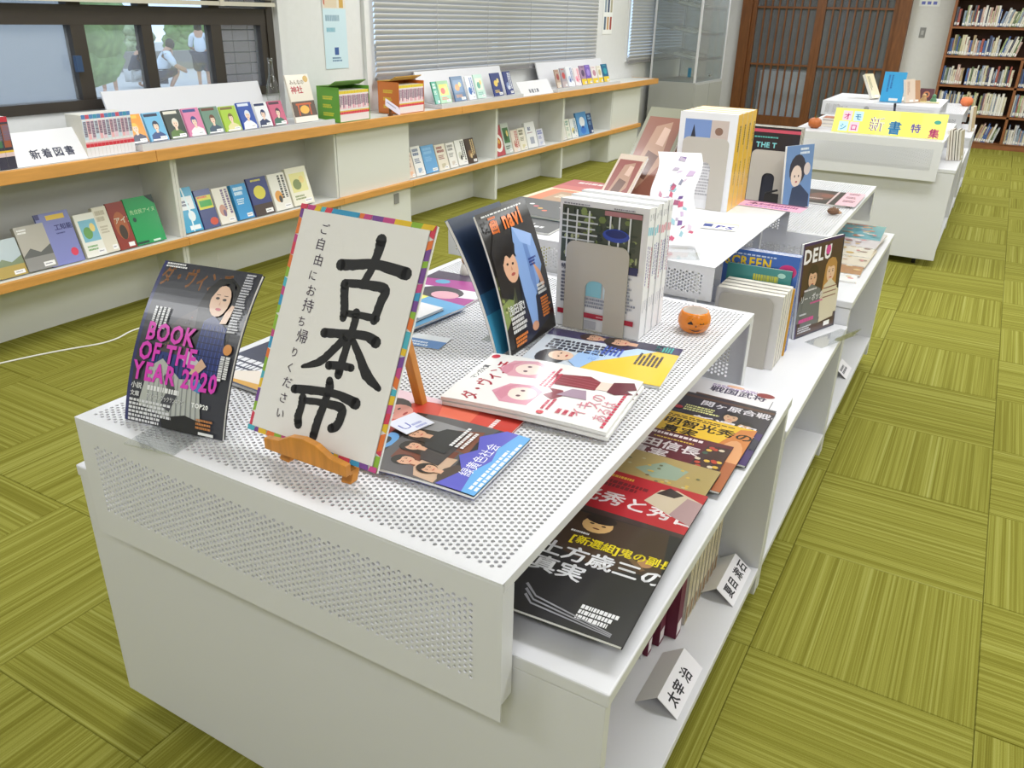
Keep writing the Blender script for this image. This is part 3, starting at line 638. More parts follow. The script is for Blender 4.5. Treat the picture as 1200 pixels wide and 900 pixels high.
for tr, bk in (('white display tray right of the orange comic box', (
 ('teal slim book beside the orange comic box', 3.345, 3.40, .155, 'text', '#4aa890', '#dff0e8', '#4aa890'),
 ('yellow green picture book with red and blue figures', 3.41, 3.55, .155, 'art', '#9cc8a0', '#d8503c', '#e8d860'),
 ('steel blue book with an orange shape in the second tray', 3.60, 3.75, .178, 'art', '#5a7aa0', '#e0a060', '#7090b8'),
 ('blue and white slim book in the middle of the second tray', 3.79, 3.885, .170, 'vert', '#e4e8f0', '#2a5aa8', '#3c78c0'),
 ('pale mint book in the second tray', 3.91, 4.03, .178, 'art', '#c8e4da', '#6ab0a0', '#e8f0e0'),
 ('navy book with a yellow square in the second tray', 4.16, 4.30, .178, 'art', '#2a3a7a', '#e8c860', '#2a3a7a'),
 ('navy book with white shapes at the end of the second tray', 4.36, 4.47, .182, 'vert', '#2f3d7c', '#eceef4', '#8a9ac8'))),
 ('white display tray with yellow-banded paperbacks at the far end', (
 ('brown paperback at the left of the far tray', 5.26, 5.34, .160, 'band', '#b8a090', '#a04a4a', '#d8c8b8'),
 ('grey red paperback, second in the far tray', 5.37, 5.47, .168, 'band', '#a8a0a8', '#c05050', '#c0b0b0'),
 ('white paperback with navy figures, third in the far tray', 5.49, 5.62, .175, 'vert', '#eceef4', '#32509a', '#b8c4e0'),
 ('white paperback with red splashes in the far tray', 5.64, 5.76, .160, 'vert', '#f0e4e8', '#e05078', '#f0a8b8'),
 ('violet and brown paperback with yellow band', 5.78, 5.89, .175, 'band', '#a88aa8', '#5a4a6a', '#e8c83a'),
 ('purple paperback with yellow band in the far tray', 5.90, 6.01, .177, 'band', '#7a60b8', '#a890d8', '#e8c83a'),
 ('white paperback with pink figure and yellow band', 6.03, 6.15, .160, 'band', '#e8e0e0', '#c08a9a', '#e8c83a'),
 ('cream paperback with yellow band in the far tray', 6.17, 6.27, .160, 'band', '#ece8dc', '#c8b890', '#e8c83a'),
 ('teal blue paperback with yellow band at the row end', 6.29, 6.42, .172, 'band', '#2a6a90', '#3aa0b0', '#e8c83a')))):
    for lb, y0, y1, h, st, bg, ink, acc in bk:
        wbook(lb, y0, y1, h, st, bg, ink, acc, z=.8165, x=-3.262, t=.010, lean=18, seed=int(y0 * 90), group='books in the ' + ('second' if y0 < 5 else 'far') + ' white tray')
# volume sets
def volumes(label, y0, n, tw, h, cols, x=-3.235, z=.7925, depth=.115, group=None, label_last=None):
    for k in range(n):
        a = Art(tw - .0008, h, cols[0]); c1, c2, c3 = cols[1], cols[2], cols[3]
        a.rect(0, .9, 1, 1, c1[k % len(c1)]); a.rect(.1, .42, .9, .86, c2[k % len(c2)]); a.lines(.2, .84, .38, 1, .2, '#7a6a80', vert=True, seed=k, fill=.9); a.rect(0, .24, 1, .32, c3); a.rect(.0, .32, 1, .36, '#e8c040' if c3 != '#d43a4a' else '#e8a0a8')
        r_ = thing('comic_volume', label, 'book', mw=frame((x, y0 + k * tw, z), (0, 1, 0), (0, 0, 1)), group=group)
        link('pages', slab_mesh('pages', tw - .0012, h - .003, depth - .002, PAGES), r_, mw=Matrix.Translation((0, .0015, -depth)))
        link('spine', slab_mesh('spine', tw - .0008, h, .0015, PMATT if 0 else PAPER, z0=-.0015), r_)
        link('spine_print', a.mesh('spine_print', PMATT), r_, mw=Matrix.Translation((0, 0, .0004)))
volumes('comic volume with pale striped spine and red band beside the new-books sign', .600, 13, .0188, .182, ('#e9e9ee', ('#5a8ac0', '#d05a70', '#5a8ac0', '#4a9ab8'), ('#cfe0ee', '#eeb8c0', '#e8c8d8'), '#d43a4a'), group='row of pale comic volumes with red bands')
volumes('colourful comic volume with a red foot at the left edge of the worktop', .10, 5, .036, .205, ('#3a3a4a', ('#c03040', '#3a6a5a'), ('#4a7a5a', '#a05a40', '#5a4a80'), '#e0c8c8'), group='thick comic volumes at the left edge')
def comicbox(nm, label, y0, colr, lidc, lid2, grp, vl):
    r_ = thing('slip_box', label, 'box', loc=(-3.40, y0, .7925)); mm = mat('card_' + colr.strip('#'), colr, .45); m2 = mat('card_' + lidc.strip('#'), lidc, .4)
    put('side_wall', M().box(0, .175, 0, .003, 0, .20), mm, r_); put('side_wall', M().box(0, .175, .282, .285, 0, .20), mm, r_); put('back_wall', M().box(0, .003, .003, .282, 0, .20), mm, r_); put('floor_board', M().box(.003, .175, .003, .282, 0, .002), mm, r_)
    put('lid', M().prism([(.0, .200), (.10, .205), (.155, .232), (.152, .236), (.098, .209), (0, .204)], 'y', 0, .285), m2, r_)
    a = Art(.285, .065, lidc); a.ell(.15, .5, .1, .35, lid2); a.lines(.3, .35, .5, 1, .4, '#f4f4e0', fill=.8); a.ell(.88, .6, .1, .3, '#8a6a4a')
    link('lid_print', a.mesh('lid_print', PRINT), r_, mw=frame((.094, .0, .2095), (0, 1, 0), (.055, 0, .027)) if 0 else Matrix(((0, -.9, .44, .1555), (1, 0, 0, 0), (0, -.44, -.9, .2365), (0, 0, 0, 1))) if 0 else frame((.155, 0, .2365), (0, 1, 0), (-.055, 0, -.027)))
    b = Art(.17, .19, colr); 
    for q in range(3): b.lines(.25, .72 - q * .25, .5, 2, .06, lid2, seed=q, fill=.8)
    link('side_print', b.mesh('side_print', PRINT), r_, mw=frame((.003, -.0008, .004), (1, 0, 0), (0, 0, 1)))
    volumes(vl, y0 + .004, 18, .0154, .178, ('#f0e8ec', ('#e8d040', '#e8c838'), ('#f0b8cc', '#f4dce4', '#e8a0b8'), '#e0485a'), x=-3.228, z=.795, group=grp)
comicbox('b', 'open green box holding a full set of comic volumes', 2.27, '#6aa83c', '#6a9a38', '#e0d840', 'comic volumes in the green box', 'comic volume with a pink and yellow spine in the green box')
comicbox('b', 'open orange box holding a full set of comic volumes', 2.86, '#d9762c', '#d0a03c', '#e8c83c', 'comic volumes in the orange box', 'comic volume with a pink and yellow spine in the orange box')
# bottle, leaflet, signs
r = thing('glass_bottle', 'slim clear glass bottle with red glass foot beside the shrine guidebook', 'bottle', loc=(-3.40, 1.91, .823))
put('bottle_body', M().lathe([(0, 0), (.028, .003), (.03, .02), (.03, .09)], seg=16), mat('red_glass', '#9c2434', .1), r)
put('bottle_neck', M().lathe([(.03, .09), (.040, .14), (.034, .19), (.015, .25), (.013, .33), (.017, .335), (.013, .34)], seg=16), ACRYL, r)
a = Art(.17, .05, '#d8d2e4'); a.lines(.1, .5, .8, 1, .25, '#8a84a0', fill=.8)
card('name_card', 'tilted lavender card in front of the orange comic box', 'card', a, frame((-3.215, 2.70, .862), (.0, .15, -.075), (-.3, .35, 1)), backmat=PAPER)
r = thing('card_clip', 'small brown clip holding the lavender card', 'clip', loc=(-3.235, 2.775, .7925)); put('post', M().box(-.006, .006, -.006, .006, 0, .045), BROWNW, r); put('foot', M().cyl((0, 0, 0), (0, 0, .006), .018), BROWNW, r)
def signcard(label, y0, w, h, txt, sz, lean=32):
    r_ = thing('shelf_sign', label, 'sign', mw=stand(-3.235, y0, .7925, 90, lean)); a_ = Art(w, h, '#e6e6ea'); a_.text(txt, .26, .2, sz, '#4a4e66', sx=1, gap=1.15)
    put('board', M().box(0, w, 0, h, -.004, 0), PAPER, r_); link('print', a_.mesh('print', PMATT), r_, mw=Matrix.Translation((0, 0, .0005)))
    sn, cs = math.sin(math.radians(lean)), math.cos(math.radians(lean)); put('rear_strut', M().prism([(h * .60, -.0045), (.05 * sn + .002, -.05 * cs), (.05 * sn + .006, -.05 * cs), (h * .64, -.0045)], 'x', w * .4, w * .6), PAPER, r_)
signcard('white sign reading new books at the left of the worktop', .27, .33, .15, '新着図書', .30); signcard('white sign reading paperbacks between two display trays', 4.56, .56, .13, '新着文庫', .30)
# posters
def poster(label, y0, z0, w, h, art): 
    r_ = thing('wall_poster', label, 'poster', mw=frame((XW + .004, y0, z0), (0, 1, 0), (0, 0, 1))); put('sheet', M().box(0, w, 0, h, -.002, 0), PAPER, r_); link('print', art.mesh('print', PMATT), r_, mw=Matrix.Translation((0, 0, .0005)))
a = Art(.215, .45, '#c9dfea'); a.rect(.0, .78, 1, 1, '#ddd6cc'); a.poly([(.05, .96), (.3, .98), (.12, .8), (.05, .84)], '#c0503c'); a.rect(.72, .79, .9, .97, '#c8a050'); a.rect(.1, .79, .62, .95, '#d8c8b0'); a.lines(.1, .62, .8, 1, .09, '#8aa6b8', fill=.85); a.lines(.12, .48, .5, 1, .07, '#7cb0c4', fill=.8); a.rect(.42, .18, .6, .28, '#3c5c9a'); a.lines(.3, .13, .5, 2, .035, '#5c7ca0')
poster('pale blue notice poster on the pillar above the green box', 2.50, 1.075, .215, .37, a)
a = Art(.24, .36, '#f0f0ee')
for q in range(6): a.rect(.12 + .3 * (q % 3), .12 + .46 * (q // 3), .32 + .3 * (q % 3), .46 + .46 * (q // 3), ('#5a6a80', '#c89a6a', '#a0463c', '#8a9aa8', '#3c4a6a', '#b0a890')[q])
poster('white poster with six small book pictures on the far pillar', 6.72, 1.25, .24, .36, a)

# ================================================================== DISPLAY ISLANDS
X0, X1 = -1.145, -.030
def island(label, xo, y0, y1, top, group=None, both=True):
    """low mobile shelf: board, end panels, centre back, bottom shelf, castors"""
    r_ = thing('island_shelf', label, 'shelf', loc=(xo, y0, 0)); L = y1 - y0
    put('top_board', M().box(X0, X1, 0, L, top - .024, top), LAM, r_, bev=.003)
    for a, b in ((.002, .022), (L - .022, L - .002)): put('end_panel', M().box(X0 + .004, X1 - .004, a, b, .045, top - .0245), LAM, r_, bev=.0015)
    put('centre_back', M().box(-.60, -.585, .022, L - .022, .131, top - .0245), LAM, r_)
    put('bottom_shelf', M().box(X0 + .004, X1 - .004, .022, L - .022, .108, .130), LAM, r_, bev=.0015)
    for sx in (X0 + .12, X1 - .12):
        for sy in (.06, L - .06):
            put('castor_plate', M().box(sx - .028, sx + .028, sy - .028, sy + .028, .100, .1075), METAL, r_)
            c_ = put('castor', M().cyl((sx - .011, sy, .032), (sx + .011, sy, .032), .030, seg=20), BLACK, r_)
            put('castor_fork', M().box(-.016, -.0125, -.015, .015, .02, .068).box(.0125, .016, -.015, .015, .02, .068).box(-.016, .016, -.015, .015, .064, .068), METAL, c_, loc=(sx, sy, .032 - .004))
    return r_
PT = {}
def bridge(label, x0, x1, y0, y1, z, foot, xo=0, p=.0105, rad=.0034, seg=8, key=None):
    """perforated steel bridge: top sheet with front and back sheets bent down"""
    r_ = thing('perforated_stand', label, 'stand', loc=(xo + x0, y0, 0)); w = x1 - x0; L = y1 - y0; H = z - foot
    k = (round(w, 3), round(L, 3), round(H, 3), p, seg)
    if k not in PT: PT[k] = (perforated('perforated_top', w, L, .014, .014, .020, .018, .003, WHITE, p, rad, seg), perforated('front_panel', w, H - .006, .034, .040, .052, .034, .003, WHITE, p, rad, seg))
    top, fr = PT[k]
    link('perforated_top', top, r_, loc=(0, 0, z - .003))
    link('front_panel', fr, r_, mw=Matrix(((1, 0, 0, 0), (0, 0, -1, .003), (0, 1, 0, foot), (0, 0, 0, 1))))
    link('back_panel', fr, r_, mw=Matrix(((1, 0, 0, 0), (0, 0, -1, L), (0, 1, 0, foot), (0, 0, 0, 1))))
    for yy, nm in ((0, 'front_bend'), (L, 'back_bend')):
        s_ = 1 if yy == 0 else -1; q = M()
        q.prism([(yy, z - .006), (yy + s_ * .003, z - .006), (yy + s_ * .004, z - .003), (yy + s_ * .004, z), (yy + s_ * .003, z), (yy + s_ * .0008, z - .0008)][::s_], 'x', 0, w); put(nm, q, WHITE, r_)
    for a in (0, w - .003): put('side_lip', M().box(a, a + .003, .004, L - .004, z - .016, z - .003), WHITE, r_)
    for a in (0, w - .003):
        put('corner_flange', M().box(a, a + .003, .003, .030, foot + .03, z - .017), WHITE, r_)
        put('corner_flange', M().box(a, a + .003, L - .030, L - .003, foot + .03, z - .017), WHITE, r_)
    return r_
island('near white island shelf with the calligraphy sign on its stand', 0, -.905, .165, .614)
island('lower white island shelf between two taller ones, holding the film magazines', 0, .170, 1.030, .520)
island('white island shelf with magazines fanned over its far right corner', 0, 1.035, 2.120, .600)
bridge('large perforated white stand carrying the sign and the stack of white magazines', -1.045, -.172, -.942, .278, .760, .5215)
bridge('perforated white stand beyond the yellow books, with the black magazine on it', -1.045, -.157, 1.195, 2.290, .760, .602, p=.0105)
def plain_stand(label, x0, x1, y0, y1, z, foot, drop, xo=0):
    r_ = thing('apron_stand', label, 'stand', loc=(xo + x0, y0, 0)); w = x1 - x0; L = y1 - y0
    put('top_sheet', M().box(0, w, 0, L, z - .003, z), WHITE, r_, bev=.001)
    k = ('apron', round(w, 3), round(drop, 3))
    if k not in PT: PT[k] = perforated('apron', w, drop, .022, .026, .014, .014, .003, WHITE, .0092, .0029, 8)
    for yy in (0, L - .003): link('apron', PT[k], r_, mw=Matrix(((1, 0, 0, 0), (0, 0, -1, yy + .003), (0, 1, 0, z - .003 - drop), (0, 0, 0, 1))))
    for a in (.05, w - .07):
        for b in (.03, .685): put('leg', M().box(a, a + .02, b, b + .02, foot, z - .003), WHITE, r_)
    put('inner_shelf', M().box(.05, w - .05, .05, .68, foot + .0005, foot + .010), WHITE, r_)
    return r_
plain_stand('white raised stand with a short perforated apron, behind the stack of white magazines', -1.10, -.292, .305, 1.148, .850, .520, .088)
# far group of islands, repeated in the same order
DX = .125
island('far white island shelf under the yellow banner', DX, 4.035, 5.10, .614)
island('lower far white island shelf behind the yellow banner', DX, 5.105, 5.97, .520)
island('last white island shelf before the wooden bookcase', DX, 5.975, 7.06, .600)
bridge('perforated white stand carrying the yellow banner', -1.03, -.13, 3.995, 5.18, .775, .540, xo=DX, p=.0115, rad=.0036, seg=8)
bridge('perforated white stand at the far end, holding the small orange ornament', -1.03, -.13, 6.10, 7.20, .760, .602, xo=DX, p=.0115, rad=.0036, seg=8)
plain_stand('far white raised stand with the bright blue book standing on it', -1.08, -.26, 5.22, 6.07, .870, .520, .10, xo=DX)

# ------------------------------------------------------------------ calligraphy sign and easel
SW, SH = .268, .379
Ms = stand(-.7135, -.8495, .7895, -.2, 26.3)
r = thing('calligraphy_sign', 'white sign with large black brush writing and a colourful taped edge, on a small easel', 'sign', mw=Ms)
put('board', M().box(0, SW, 0, SH, -.004, 0), PAPER, r)
a = Art(SW, SH, '#ebe8e6')
tc_ = ['#4fb3c8', '#d8425a', '#e8c030', '#7a4a9a', '#8fb83a', '#e87a3a', '#3a9ac8', '#c84a8a']
rr = random.Random(4)
def edge(n, fn):
    p_ = 0
    while p_ < 1:
        q_ = min(1, p_ + rr.uniform(.5, 1.4) / n); c_ = rr.choice(tc_); s_ = rr.uniform(-.012, .012); fn(p_, q_, c_, s_); p_ = q_
edge(20, lambda p_, q_, c_, s_: a.poly([(0, p_), (.034, min(1, max(0, p_ + s_))), (.034, min(1, q_ + s_)), (0, q_)], c_))
edge(20, lambda p_, q_, c_, s_: a.poly([(.966, min(1, max(0, p_ + s_))), (1, p_), (1, q_), (.966, min(1, q_ + s_))], c_))
edge(16, lambda p_, q_, c_, s_: a.poly([(p_, 0), (q_, 0), (min(1, q_ + s_), .022), (max(0, p_ + s_), .022)], c_))
edge(16, lambda p_, q_, c_, s_: a.poly([(max(0, p_ + s_), .978), (min(1, q_ + s_), .978), (q_, 1), (p_, 1)], c_))
a.rect(.034, .022, .966, .978, '#ebe8e6')
INK = '#1c1b1e'
def stroke(pts, wd, col=INK):
    """brush stroke through page fractions with a width at each point (fractions of page width)"""
    P = [(x * SW, y * SH) for x, y in pts]; k = 6; Q = []; Wd = []
    for i in range(len(P) - 1):
        p0 = P[max(i - 1, 0)]; p1 = P[i]; p2 = P[i + 1]; p3 = P[min(i + 2, len(P) - 1)]
        for j in range(k + (i == len(P) - 2)):
            t = j / k; Q.append(tuple(.5 * (2 * p1[d] + (p2[d] - p0[d]) * t + (2 * p0[d] - 5 * p1[d] + 4 * p2[d] - p3[d]) * t * t + (3 * p1[d] - p0[d] - 3 * p2[d] + p3[d]) * t ** 3) for d in (0, 1)))
            Wd.append((wd[i] * (1 - t) + wd[i + 1] * t) * SW * .5)
    Wd = [w * 1.18 for w in Wd]; V = []
    for i, q in enumerate(Q):
        a_ = Q[max(i - 1, 0)]; b_ = Q[min(i + 1, len(Q) - 1)]; dx, dy = b_[0] - a_[0], b_[1] - a_[1]; l = math.hypot(dx, dy) or 1
        nx_, ny_ = -dy / l, dx / l; j_ = 1 + .07 * math.sin(i * 2.3)
        V += [(q[0] - nx_ * Wd[i] * j_, q[1] - ny_ * Wd[i] * j_), (q[0] + nx_ * Wd[i], q[1] + ny_ * Wd[i])]
    F = [(2 * i, 2 * i + 2, 2 * i + 3, 2 * i + 1) for i in range(len(Q) - 1)]
    n = len(V)
    for e_, ww in ((0, Wd[0]), (len(Q) - 1, Wd[-1])):
        base = len(V); V += [(Q[e_][0] + ww * math.cos(2 * PI * t / 10), Q[e_][1] + ww * math.sin(2 * PI * t / 10)) for t in range(10)]; F.append(tuple(range(base, base + 10)))
    a._add(V, F, col)
# 古
stroke([(.41, .775), (.50, .785), (.66, .805), (.88, .793)], (.06, .055, .05, .065))
stroke([(.655, .905), (.655, .86), (.635, .78), (.60, .715)], (.065, .055, .045, .045))
stroke([(.475, .70), (.49, .655), (.515, .60), (.52, .565)], (.055, .05, .05, .045))
stroke([(.475, .705), (.60, .715), (.76, .715), (.755, .66), (.74, .585)], (.04, .045, .055, .05, .05))
stroke([(.53, .585), (.62, .59), (.755, .592)], (.035, .035, .04))
# 本
stroke([(.41, .485), (.52, .497), (.70, .515), (.79, .50)], (.05, .045, .045, .06))
stroke([(.605, .595), (.61, .55), (.595, .45), (.585, .335)], (.05, .045, .045, .05))
stroke([(.575, .49), (.51, .43), (.43, .365), (.31, .325)], (.045, .045, .045, .018))
stroke([(.62, .49), (.70, .43), (.78, .365), (.885, .325)], (.035, .045, .06, .03))
stroke([(.50, .36), (.585, .372), (.665, .375)], (.045, .04, .04))
# 市
stroke([(.535, 0.299), (.545, 0.274), (.54, 0.257)], (.045, .055, .04))
stroke([(.29, 0.225), (.42, 0.241), (.60, 0.255), (.755, 0.241)], (.045, .045, .04, .06))
stroke([(.37, 0.199), (.375, 0.161), (.37, 0.119), (.385, 0.089)], (.05, .045, .05, .05))
stroke([(.38, 0.190), (.50, 0.203), (.66, 0.207), (.675, 0.169), (.66, 0.131), (.625, 0.115)], (.035, .035, .05, .05, .05, .045))
stroke([(.545, 0.249), (.535, 0.194), (.52, 0.127), (.515, 0.060)], (.045, .045, .05, .05))
yy = .89
for ch, dx_, sz in zip('ご自由にお持ち帰りください', (0, -.005, .01, .0, .01, .01, .0, .02, .005, .0, .0, .0, .005), (.052, .056, .054, .048, .054, .062, .048, .064, .046, .046, .052, .05, .05)):
    a.text(ch, .19 + dx_, yy - .0, sz, '#3c2c44', rot=-3, bold=False, sx=1.0); yy -= .0665
link('print', a.mesh('print', PMATT, clip=True), r, mw=Matrix.Translation((0, 0, .0006)))
r = thing('table_easel', 'small varnished wooden easel holding the calligraphy sign', 'easel', loc=(-.563, -.86, .7603))
bar = M(); pts = [(-.083, 0), (.083, 0), (.083, .019), (.052, .023), (.026, .037), (0, .041), (-.026, .037), (-.052, .023), (-.083, .019)]
bar.prism(pts[::-1], 'y', -.020, -.008); put('ledge', bar, EASEL, r, bev=.0012, mw=Matrix.Translation((0, 0, .026))); put('ledge_shelf', M().box(-.08, .08, -.008, .0085, .022, .0282), EASEL, r)
for sx in (-1, 1):
    q = M(); q.prism([(.015, 0), (-.001, 0), (.176, .36), (.190, .355)][::-1], 'x', -.010, .010); put('leg', q, EASEL, r, bev=.0012, mw=Matrix.Translation((sx * .064, 0, 0)) @ Matrix.Rotation(sx * -.10, 4, 'Y'))
q = M(); q.prism([(.176, .34), (.190, .345), (.292, .0), (.276, .0)][::-1], 'x', -.009, .009); put('rear_leg', q, EASEL, r, bev=.0012)
put('crossbar', M().box(-.036, .036, .150, .164, .27, .29), EASEL, r)

# ------------------------------------------------------------------ curved standing magazines
def curve(th0, th1, h, dz=0):
    """page curls back: lean from th0 at the foot to th1 at the head (degrees, beyond the frame)"""
    n = 48; ys = [0.0]; zs = [0.0]
    for i in range(n):
        t = math.radians(th0 + (th1 - th0) * (i + .5) / n); ys.append(ys[-1] + h / n * math.cos(t)); zs.append(zs[-1] - h / n * math.sin(t))
    def f(x, y, z):
        u = min(max(y / h, 0), 1) * n; i = min(int(u), n - 1); k = u - i; t = math.radians(th0 + (th1 - th0) * min(max(y / h, 0), 1))
        return Vector((x, ys[i] + (ys[i + 1] - ys[i]) * k + z * math.sin(t), zs[i] + (zs[i + 1] - zs[i]) * k + z * math.cos(t)))
    return f
w_, h_ = .206, .288
a = Art(w_, h_, '#33343f')
a.rect(.0, .0, .035, 1, '#2c3166')
a.text('ダ・ヴィンチ', .03, .85, .145, '#8a5a34', sx=.60)
# seated woman: hair, coat, checked shirt, skirt
a.poly([(.46, .52), (.50, .72), (.55, .86), (.62, .93), (.74, .945), (.84, .90), (.90, .78), (.90, .55), (.84, .40), (.55, .42)], '#17161b')
a.poly([(.22, .44), (.26, .56), (.38, .66), (.52, .73), (.55, .60), (.52, .42), (.40, .36)], '#4c4448')
rr = random.Random(2)
for _ in range(40):
    x_, y_ = rr.uniform(.27, .50), rr.uniform(.44, .68)
    if y_ < .45 + (x_ - .22) * .9: a.ell(x_, y_, .008, .005, rr.choice(('#8a5a4a', '#6a5f70', '#3a3338')), n=6)
a.poly([(.60, .30), (.62, .66), (.70, .70), (.84, .64), (.90, .46), (.86, .30)], '#26346e')
for k in range(7): a.rect(.62 + k * .038, .33, .628 + k * .038, .64, '#3f52a0')
for k in range(8): a.rect(.61, .34 + k * .038, .87, .345 + k * .038, '#18204a')
a.poly([(.22, .30), (.18, .38), (.30, .44), (.55, .43), (.70, .36), (.62, .28)], '#2a3c80')
for k in range(9): a.rect(.22 + k * .045, .30, .23 + k * .045, .42, '#16204e')
a.poly([(.14, .12), (.20, .34), (.32, .40), (.52, .30), (.72, .32), (.78, .06), (.62, .02)], '#b9bcb8')
for k in range(11): a.poly([(.22 + k * .048, .33 - .004 * k), (.228 + k * .048, .33 - .004 * k), (.238 + k * .05, .05), (.222 + k * .05, .05)], '#8c8f90')
a.poly([(.36, .13), (.42, .22), (.36, .30), (.42, .34), (.52, .20), (.46, .10)], '#4a4a52')
a.poly([(.38, .06), (.62, .10), (.84, .07), (.84, .0), (.40, .0)], '#141418')
a.ell(.715, .79, .095, .098, '#e3bfa8'); a.poly([(.62, .80), (.64, .89), (.72, .93), (.80, .90), (.82, .80), (.80, .88), (.73, .905), (.67, .88)], '#17161b')
a.ell(.682, .805, .020, .008, '#2a1c1c'); a.ell(.752, .80, .020, .008, '#2a1c1c'); a.rect(.66, .825, .70, .829, '#4a3830'); a.rect(.735, .822, .775, .826, '#4a3830'); a.poly([(.712, .765), (.728, .765), (.72, .79)], '#cf9c84'); a.ell(.722, .738, .028, .009, '#b8404a')
a.poly([(.78, .655), (.80, .72), (.84, .775), (.87, .77), (.86, .71), (.84, .66)], '#e3bfa8'); a.poly([(.50, .42), (.66, .35), (.72, .40), (.56, .47)], '#cfc8d4'); a.poly([(.60, .34), (.68, .34), (.76, .40), (.70, .44)], '#dcb59c'); a.poly([(.64, .26), (.74, .24), (.76, .29), (.68, .32)], '#4b86c8')
a.lines(.05, .975, .26, 2, .018, '#e8e8ea'); a.lines(.87, .97, .10, 22, .017, '#cfcfd8', seed=5); a.lines(.24, .70, .17, 4, .03, '#d8d8dd', vert=True, seed=4)
a.ell(.925, .515, .042, .032, '#d89048'); a.text('西加奈子', .90, .47, .045, '#e8e8ec', vert=True, gap=1.0) if 0 else a.lines(.93, .475, .17, 2, .035, '#e6e6ea', vert=True, seed=8, fill=.8)
for t_, y_, x_ in (('BOOK', .497, .10), ('OF THE', .378, .07), ('YEAR 2020', .258, .05)): a.text(t_, x_, y_, .148, '#e03cc0', sx=.76)
a.text('小説', .05, .205, .040, '#eeeef0'); a.lines(.22, .205, .42, 1, .04, '#eeeef0', seed=3, fill=.7); a.text('文庫', .05, .158, .034, '#eeeef0'); a.text('マイベストブックランキング', .22, .158, .034, '#eeeef0', sx=.62); a.text('TOP20', .68, .158, .036, '#ffffff')
a.lines(.05, .125, .45, 6, .023, '#e4e4e8', seed=6, fill=.65); a.lines(.74, .085, .2, 3, .022, '#d0884a', seed=7); a.text('よねこ', .78, .008, .026, '#f0f0f0') if 0 else a.rect(.77, .008, .92, .024, '#f0f0f0')
dv = magazine('magazine', 'dark curved magazine with magenta year 2020 lettering, standing beside the calligraphy sign', 'magazine', a, .006, stand(-.960, -.898, .7615, 9.5, 18), bend=curve(-2, 30, h_), backcol='#2a2b38')
r = thing('acrylic_book_stand', 'clear acrylic stand holding up the dark 2020 magazine', 'stand', mw=stand(-.92, -.875, .7605, 9.5, 0))
put('foot', M().box(.02, .12, .012, .014, -.0, .04) if 0 else M().box(.02, .12, 0, .0025, -.02, .09), ACRYL, r); put('back_rest', M().prism([(.0, -.018), (.0, -.021), (.19, -.125), (.192, -.122)], 'x', .02, .12), ACRYL, r)
# film magazine standing curved, with its open half behind it
w_, h_ = .216, .300
a = Art(w_, h_, '#1f1b1b')
a.rect(0, .32, .3, .56, '#4a4a30'); a.poly([(0, .18), (.2, .28), (.26, .40), (0, .36)], '#8a9a5a')
for k in range(24): a.ell(rr.uniform(.02, .26), rr.uniform(.30, .55), .02, .014, rr.choice(('#8fa050', '#c8c890', '#5a6a30')), n=6)
a.poly([(.30, .0), (.42, .45), (.95, .42), (.88, .10), (.66, .06)], '#1d2238'); a.poly([(.42, .62), (.55, .84), (.88, .74), (.92, .50), (.78, .38), (.66, .30), (.62, .08), (.50, .10), (.44, .35)], '#86a8e0'); a.poly([(.55, .84), (.62, .72), (.80, .66), (.88, .74)], '#9ebcf0'); a.poly([(.66, .70), (.64, .44), (.70, .30), (.74, .44), (.74, .68)], '#6a8cc8')
a.poly([(.74, .56), (.86, .46), (.90, .36), (.84, .34), (.78, .46)], '#d9a080'); a.ell(.56, .10, .07, .035, '#d9a080')
a.poly([(.02, .42), (.04, .72), (.18, .84), (.42, .84), (.50, .72), (.42, .60), (.22, .36)], '#1b1516'); a.ell(.32, .585, .135, .115, '#e2b294'); a.poly([(.16, .66), (.2, .74), (.44, .74), (.47, .63), (.42, .66), (.34, .64), (.28, .68), (.2, .62)], '#1b1516')
a.ell(.27, .61, .02, .009, '#2a1c1c'); a.ell(.37, .60, .02, .009, '#2a1c1c'); a.ell(.33, .53, .04, .011, '#b05048'); a.poly([(.31, .56), (.345, .56), (.325, .59)], '#c88c70')
a.text('映', .04, .865, .09, '#1f1b1b'); a.text('画', .17, .845, .135, '#ee7a28', sx=.85); a.text('navi', .42, .845, .175, '#ee7a28', sx=.86)
a.lines(.08, .965, .8, 1, .018, '#d8d8d8', seed=2); a.lines(.62, .80, .3, 2, .02, '#e8c8a0', seed=2) if 0 else None
a.text('浅田家!', .08, .27, .075, '#f0f0f0', sx=.95); a.lines(.10, .23, .34, 4, .032, '#e6e6e6', seed=11, fill=.7); a.lines(.12, .085, .3, 3, .026, '#ee8a3a', seed=12, fill=.7)
a.lines(.72, .36, .20, 3, .028, '#f0f0f0', seed=13, fill=.7); a.lines(.74, .26, .2, 7, .022, '#ee8a3a', seed=14, fill=.7); a.lines(.68, .57, .16, 3, .022, '#2a3a8a', seed=15)
magazine('magazine', 'film magazine with an orange title and a figure in a blue shirt, standing curved', 'magazine', a, .004, stand(-.541, -.290, .7615, 91.5, 8), bend=curve(2, 18, h_), backcol='#24507a')
a = Art(w_, h_, '#22304a'); a.rect(0, 0, 1, .3, '#3a8ab0'); a.rect(0, .3, 1, .45, '#2c5a80')
magazine('magazine', 'dark navy and teal magazine standing behind the film magazine', 'magazine', a, .006, stand(-.562, -.315, .7615, 91.5, 11), bend=curve(4, 22, h_), backcol='#2a4a70')
r = thing('acrylic_book_stand', 'clear acrylic stand holding up the film magazine', 'stand', mw=stand(-.54, -.30, .7605, 91.5, 0))
put('foot', M().box(.06, .16, -.0002, .0025, -.10, .03), ACRYL, r); put('back_rest', M().prism([(.0025, -.035), (.0025, -.038), (.17, -.098), (.172, -.095)], 'x', .06, .16), ACRYL, r)

